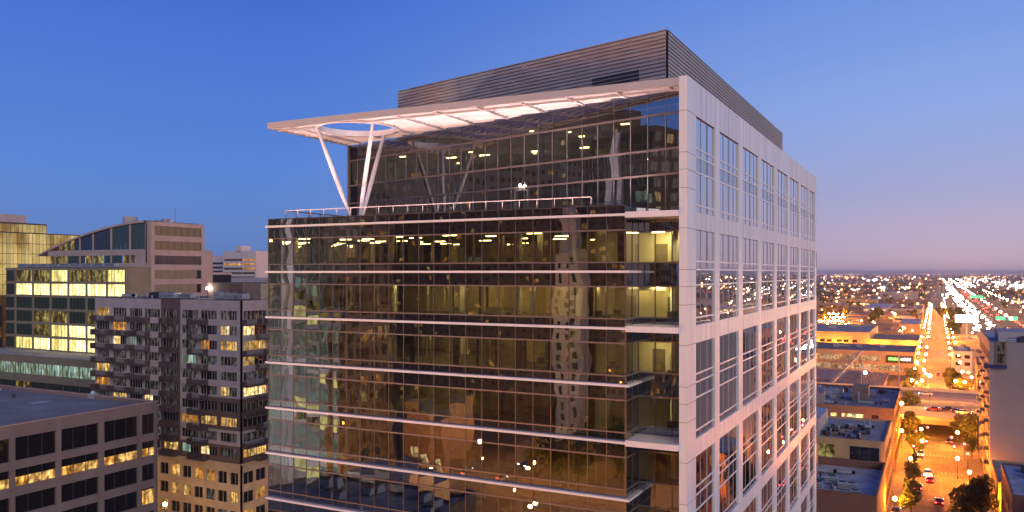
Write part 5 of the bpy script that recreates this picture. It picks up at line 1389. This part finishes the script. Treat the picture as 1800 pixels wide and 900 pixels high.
# traffic lights
def make_signal():
    t = thing('traffic_light', 'x', 'traffic light', (0, 0, 0))
    m = MB().use(DARKMETAL); m.tube((0, 0, 0), (0, 0, 6.2), .10, .08, 10); m.bar((0, 0, 5.9), (-3.2, 0, 6.1), .1, .1); m.build('pole', t)
    for x, z in ((-3.0, 5.7), (0, 4.2)):
        m = MB().use(DARKMETAL); m.box(x - .2, x + .2, -.32, -.10, z - .55, z + .55); hd = m.build('signal_head', t)
        for k, mm in enumerate((REDSIG, DARKMETAL, DARKMETAL)):
            m = MB().use(mm); m.ball((x, -.36, z + .35 - .35 * k), .27 if k == 0 else .17, 10, 6); m.build('lens', hd)
    return t
sg_ = make_signal()
for i, (x, y, lab) in enumerate(((6.6, 249, 'traffic light showing red on the tan block kerb past the crosswalk'), (-5.3, 240, 'traffic light showing red on the ochre building pavement'), (7.0, 236, 'traffic light showing red beside the planters'), (-5.2, 262, 'traffic light showing red among the olive trees'))):
    o = sg_ if i == 0 else copy_tree(sg_); o.location = (x, y, .14); o['label'] = lab; o['group'] = 'traffic lights on the avenue'
    if x < 0: o.rotation_euler = (0, 0, 0); o.scale = (-1, 1, 1)
# planters on the right pavement
for i, (y, lab) in enumerate(((205, 'long planter with shrubs close to the big leafy tree'), (213, 'long planter with shrubs between the two others'), (221, 'long planter with shrubs by the traffic light'))):
    t = thing('planter', lab, 'planter', (7.6, y, .14), 'planters on the pavement of the tan block')
    m = MB().use(CONCRETE); m.box(7.0, 8.2, y - 2.5, y + 2.5, .14, .75); m.build('trough', t)
    mb = MB().use(LEAF2)
    for k in range(260):
        c = Vector((rnd.uniform(7.05, 8.15), rnd.uniform(y - 2.4, y + 2.4), rnd.uniform(.7, 1.5))); d = Vector((rnd.gauss(0, 1), rnd.gauss(0, 1), 1)).normalized(); u = d.orthogonal() * .16; v = d.cross(u); mb.face([c - u, c - v, c + u, c + v])
    mb.build('foliage', t)

# ------------------------------------------------------------------ what the glass front mirrors: the blocks across the street behind the drone
DKB = mat('brown_cladding', (0.058, 0.054, 0.056), 0.75, 0, 0.15, 0.25)
def slab_tower(name, label, x0, x1, y0, y1, h, wall, face, cols, fh, pick, fill=.62, zf=.5, z0=4):
    t = thing(name, label, 'building', ((x0 + x1) / 2, y1, 0)); shell(t, x0, x1, y0, y1, h, wall, ROOFDARK, .6)
    for fc, L, n in face:
        grid_windows(t, fc, L, [(z0 + fh * i, z0 + fh * i + fh * zf) for i in range(int((h - z0 - 1) / fh))], n, fill, pick, 2, 0, 100, .05, DARKMETAL)
    return t
DARKW = glass('mirrored_dark_window', (0, 0, 0), 0.02, 0.35, see=False, body=(0.02, 0.018, 0.016))
pk = pick_from((DARKW, 17), (AMBER, 1), (WARM, 2), (DIM, 1))
slab_tower('apartment_slab', 'tall brown apartment slab mirrored across the middle of the glass front', -200, -108, -160, -128, 92, DKB, [(Face(-108, -128, -1, 0), 92, 34)], 0, 3.1, pk, .5, .4)
slab_tower('apartment_slab', 'narrower brown apartment tower mirrored near the recessed corner of the glass front', -104, -72, -150, -122, 108, DKB, [(Face(-72, -122, -1, 0), 32, 11), (Face(-72, -150, 0, 1), 28, 8)], 0, 3.1, pk, .6)
slab_tower('apartment_slab', 'brown tower mirrored in the skewed glass behind the terrace', -215, -172, -75, 20, 100, DKB, [(Face(-172, -75, 0, 1), 95, 42), (Face(-172, 20, -1, 0), 43, 16)], 0, 3.1, pick_from((DARKW, 26), (WARM, 1), (AMBER, 1)), .55, .42)
t = thing('white_column_building', 'building with tall white columns mirrored at the outer end of the glass front', 'building', (-135, -37, 0))
m = MB().use(DKB); m.box(-150, -124.6, -58, -37.5, 0, 86); m.build('wall', t)
grid_windows(t, Face(-124.6, -58, 0, 1), 20.5, [(3 + 3.6 * i, 5.3 + 3.6 * i) for i in range(23)], 6, .6, pk, 2, 0, 60)
fN = Face(-124.6, -37.5, -1, 0)
for u in (10.0, 13.9): m = MB().use(WHITE); fN.slab(m, u, u + 1.9, 0, 86, 0, .8); m.build('column', t)
ws = []
GREENISH = glass('mirrored_green_glass', (0, 0, 0), .12, 1.0, (.7, .85, .8), see=False, body=(.03, .045, .04))
for i in range(23):
    z = 2 + 3.6 * i
    for a, b in ((.2, 4.8), (5, 9.8), (12.0, 13.7), (16.0, 20.5), (20.7, 25.2)):
        lit_ = rnd.random() < (.62 if a < 9 and i < 13 else .03)
        ws.append((2 if lit_ else 1, fN, a, b, z + .6, z + 3.0, .05, rnd.choice((YELL, YELLDIM, COOL)) if lit_ else GREENISH, 3))
windows(t, ws, 100, GREYP)
def add_fill(parent, loc, target, power, size=1.5, col=(1.0, .84, .80)):  # added fill lamp in a made-up housing, to brighten a mirrored facade
    m = MB().use(DARKMETAL); l = Vector(loc); m.box(l.x - .5, l.x + .5, l.y - .4, l.y + .4, l.z - .5, l.z - .05); m.build('added_fill_box', parent); area('added_fill_beam', loc, target, size, power, col, parent)
add_fill(t, (-139, -24, .6), (-137, -37, 36), 60000); add_fill(t, (-136, -20, .6), (-136, -37, 66), 130000)  # added fill: lifts the white columns, which the sky leaves too dark
t = thing('pale_tower', 'slender pale stone tower mirrored as a rippled upright streak in the glass front', 'building', (-95.5, -114, 0))
m = MB().use(mat('pale_stone', (.55, .60, .56), .8, 0, .1, .3)); m.box(-99, -92, -118, -111, 0, 56); m.box(-98, -93, -117, -112, 56, 66); m.tube((-95.5, -114.5, 66), (-95.5, -114.5, 76), 2.2, .3, 8); m.build('wall', t)
windows(t, [(2, Face(-92, -111, -1, 0), 1.3 + 3.0 * (i % 2), 2.4 + 3.0 * (i % 2), 4 + 3.4 * (i // 2), 6 + 3.4 * (i // 2), .04, rnd.choice((DIM, DIM, DIM, YELLDIM)), 1) for i in range(30)])
add_fill(t, (-95, -99, .6), (-95.5, -111, 40), 6000, 1.2, (.9, 1.0, .92))  # added fill, so the pale stone shows in the mirror
m = MB().use(mat('warm_stone', (.33, .23, .15), .85, 0, .12, .3))
t2 = thing('stone_block', 'low blank stone block glowing orange in the lower part of the glass front', 'building', (-112, -60, 0)); m.box(-124, -114, -84, -66, 0, 14); m.build('wall', t2)
fq = Face(-114, -66, -1, 0); windows(t2, [(2, fq, 1 + 4 * i, 2.8 + 4 * i, 1 , 4, .05, WARMB, 2) for i in range(2)])
t = thing('blue_roof_building', 'low building with a blue-grey roof seen mirrored at the foot of the glass front', 'building', (-78, 2, 0)); shell(t, -98, -66, -2, 20, 14, BRICKB, ROOFGREY, .5)
for i in range(6): unit(t, -92 + 5 * i, rnd.uniform(1, 16), 13.5, 2.4, 2, 1.4)
t = thing('corner_pavilion', 'small pavilion with bright yellow windows mirrored low in the glass front', 'building', (-102, -30, 0)); shell(t, -112, -96, -42, -28, 7, CONCRETE, ROOFGREY, .4)
windows(t, [(2, Face(-96, -28, -1, 0), .6 + 5.1 * i, 5.2 + 5.1 * i, 1, 5, .05, WARMB, 3) for i in range(3)])
m = MB().use(MATS['worn_concrete_road']); m.face([(-260, -50, .007), (60, -50, .007), (60, -36, .007), (-260, -36, .007)]); m.face([(-106, -121, .011), (-86, -121, .011), (-86, -50.1, .011), (-106, -50.1, .011)]); struct(m.build('road'))
m = MB().use(mat('plaza_paving', (.24, .2, .17), .85, 0, .2, .4)); m.face([(-84, -118, .005), (-30, -118, .005), (-30, -52, .005), (-84, -52, .005)]); struct(m.build('plaza'))
lampB = make_lamp(3.4, .42, emit('sodium_plaza', (1.0, .36, .035), 6500))
for i, (x, y) in enumerate(((-84, -52), (-107, -54), (-85, -64), (-107, -76), (-85, -88), (-70, -34), (-56, -51), (-66, -86), (-120, -34), (-98, -34))):
    o = lampB if i == 0 else copy_tree(lampB); o.location = (x, y, 0); o['label'] = 'globe lamp on the street mirrored in the glass front'; o['group'] = 'globe lamps mirrored in the glass'
for i in range(26):
    tree(rnd.choice((protoA, protoB)), -80 + rnd.uniform(0, 34), -56 - rnd.uniform(0, 56), 'leafy tree on the plaza mirrored low in the glass front', rnd.uniform(.9, 1.4), 'trees mirrored in the glass')
for i, c in enumerate(('white', 'silver', 'dark', 'white')):
    place_car(c, -101 + 4.5 * i, -60 - 9 * i, pi if i < 2 else 0, ('white car at the junction mirrored in the glass front', 'silver car mirrored in the glass front between the two white ones', 'black car on the street mirrored low in the glass front', 'white car far down the street mirrored in the glass front')[i], 'cars mirrored in the glass')
# unused prototypes must not stay at the origin
for p in protos:
    if p.name not in used:
        for ch in list(p.children): bpy.data.objects.remove(ch)
        bpy.data.objects.remove(p)
# ------------------------------------------------------------------ sky, sun, camera
w = bpy.data.worlds.new('World'); scene.world = w; w.use_nodes = True
nt = w.node_tree; nt.nodes.clear()
out = N(nt, 'ShaderNodeOutputWorld'); bg = N(nt, 'ShaderNodeBackground'); bg2 = N(nt, 'ShaderNodeBackground')
sky = N(nt, 'ShaderNodeTexSky', sky_type='NISHITA'); sky.sun_disc = False
SUN_AZ, SUN_EL = radians(62), radians(1.0)          # afterglow: azimuth from +Y towards +X
sky.sun_elevation = SUN_EL; sky.sun_rotation = SUN_AZ
nt.links.new(sky.outputs[0], bg2.inputs[0]); bg2.inputs[1].default_value = 0.03
tc = N(nt, 'ShaderNodeTexCoord'); sp = N(nt, 'ShaderNodeSeparateXYZ'); nt.links.new(tc.outputs['Generated'], sp.inputs[0])
def ramp(stops):
    r = N(nt, 'ShaderNodeValToRGB'); e = r.color_ramp.elements
    while len(e) < len(stops): e.new(0.5)
    for k, (p, c) in enumerate(stops):
        e[k].position = p; e[k].color = (*[(x / 255 / 12.92 if x <= 10 else ((x / 255 + 0.055) / 1.055) ** 2.4) for x in c], 1)
    nt.links.new(sp.outputs[2], r.inputs[0]); return r
# elevation is given as sin(elevation)
rl_ = ramp([(0.0, (88, 122, 184)), (0.035, (84, 128, 196)), (0.13, (74, 126, 212)), (0.31, (56, 104, 204)), (0.6, (34, 72, 160)), (1.0, (20, 44, 112))])
rr_ = ramp([(0.0, (186, 168, 186)), (0.03, (178, 167, 194)), (0.09, (156, 163, 208)), (0.18, (136, 164, 226)), (0.32, (102, 142, 222)), (0.6, (48, 86, 170)), (1.0, (20, 44, 112))])
dp = N(nt, 'ShaderNodeVectorMath', operation='DOT_PRODUCT'); nt.links.new(tc.outputs['Generated'], dp.inputs[0])
a = radians(30); dp.inputs[1].default_value = (sin(a), cos(a), 0)
mr = N(nt, 'ShaderNodeMapRange'); mr.inputs['From Min'].default_value = 0.25; mr.inputs['From Max'].default_value = 0.92; mr.interpolation_type = 'SMOOTHSTEP'
nt.links.new(dp.outputs['Value'], mr.inputs[0])
mx = N(nt, 'ShaderNodeMix', data_type='RGBA'); nt.links.new(mr.outputs[0], mx.inputs[0]); nt.links.new(rl_.outputs[0], mx.inputs[6]); nt.links.new(rr_.outputs[0], mx.inputs[7])
# rosy afterglow low in the sky behind and to the right of the drone
rb_ = ramp([(0.0, (190, 150, 152)), (0.08, (200, 165, 172)), (0.22, (150, 145, 185)), (0.45, (60, 88, 158)), (0.7, (24, 50, 120)), (1.0, (14, 30, 84))])
dq = N(nt, 'ShaderNodeVectorMath', operation='DOT_PRODUCT'); nt.links.new(tc.outputs['Generated'], dq.inputs[0]); dq.inputs[1].default_value = (0.74, -0.67, 0)
mq = N(nt, 'ShaderNodeMapRange'); mq.inputs['From Min'].default_value = 0.3; mq.inputs['From Max'].default_value = 0.95; mq.interpolation_type = 'SMOOTHSTEP'
nt.links.new(dq.outputs['Value'], mq.inputs[0])
my = N(nt, 'ShaderNodeMix', data_type='RGBA'); nt.links.new(mq.outputs[0], my.inputs[0]); nt.links.new(mx.outputs[2], my.inputs[6]); nt.links.new(rb_.outputs[0], my.inputs[7])
nt.links.new(my.outputs[2], bg.inputs[0]); bg.inputs[1].default_value = 1.0
ad = N(nt, 'ShaderNodeAddShader'); nt.links.new(bg.outputs[0], ad.inputs[0]); nt.links.new(bg2.outputs[0], ad.inputs[1])
nt.links.new(ad.outputs[0] if bg2.inputs[1].default_value > 0 else bg.outputs[0], out.inputs[0])

sl = bpy.data.lights.new('afterglow_sun', 'SUN'); sl.energy = SUNP; sl.angle = radians(40); sl.color = (1.0, 0.86, 0.83)
so = bpy.data.objects.new('afterglow_sun', sl); COL.objects.link(so)
d = Vector(SUND); so.rotation_euler = d.to_track_quat('Z', 'Y').to_euler(); so.location = (200, -100, 150)

hz = bpy.data.materials.new('haze_air'); hz.use_nodes = True; ht = hz.node_tree; ht.nodes.clear()
ho = N(ht, 'ShaderNodeOutputMaterial'); hv = N(ht, 'ShaderNodeVolumePrincipled'); hv.inputs['Color'].default_value = (0.96, 0.94, 0.98, 1); hv.inputs['Density'].default_value = HAZE; hv.inputs['Anisotropy'].default_value = 0.3
ht.links.new(hv.outputs[0], ho.inputs['Volume'])
m = MB().use(hz); m.box(-20500, 20500, -12500, 42500, -1.5, 112); o = m.build('haze'); o['kind'] = 'stuff'; tag(o, 'thin violet evening haze over the whole city', 'haze')
cam = bpy.data.cameras.new('camera'); co = bpy.data.objects.new('camera', cam); COL.objects.link(co)
cam.sensor_width = 36; cam.lens = 36 * F / 1800; cam.shift_y = (HY - 450) / 1800
cam.clip_start = 1; cam.clip_end = 60000
co.location = (0, 0, H); co.rotation_euler = (radians(90), 0, TH)
scene.camera = co
vs = scene.view_settings; vs.view_transform = 'Standard'; vs.look = 'None'; vs.exposure = 0; vs.gamma = 1; vs.use_curve_mapping = False
scene.render.engine = 'CYCLES'
cy = scene.cycles
cy.caustics_reflective = False; cy.caustics_refractive = False
cy.max_bounces = 8; cy.diffuse_bounces = 2; cy.glossy_bounces = 3; cy.transparent_max_bounces = 12; cy.transmission_bounces = 2
cy.sample_clamp_indirect = 4.0
cy.use_denoising = True
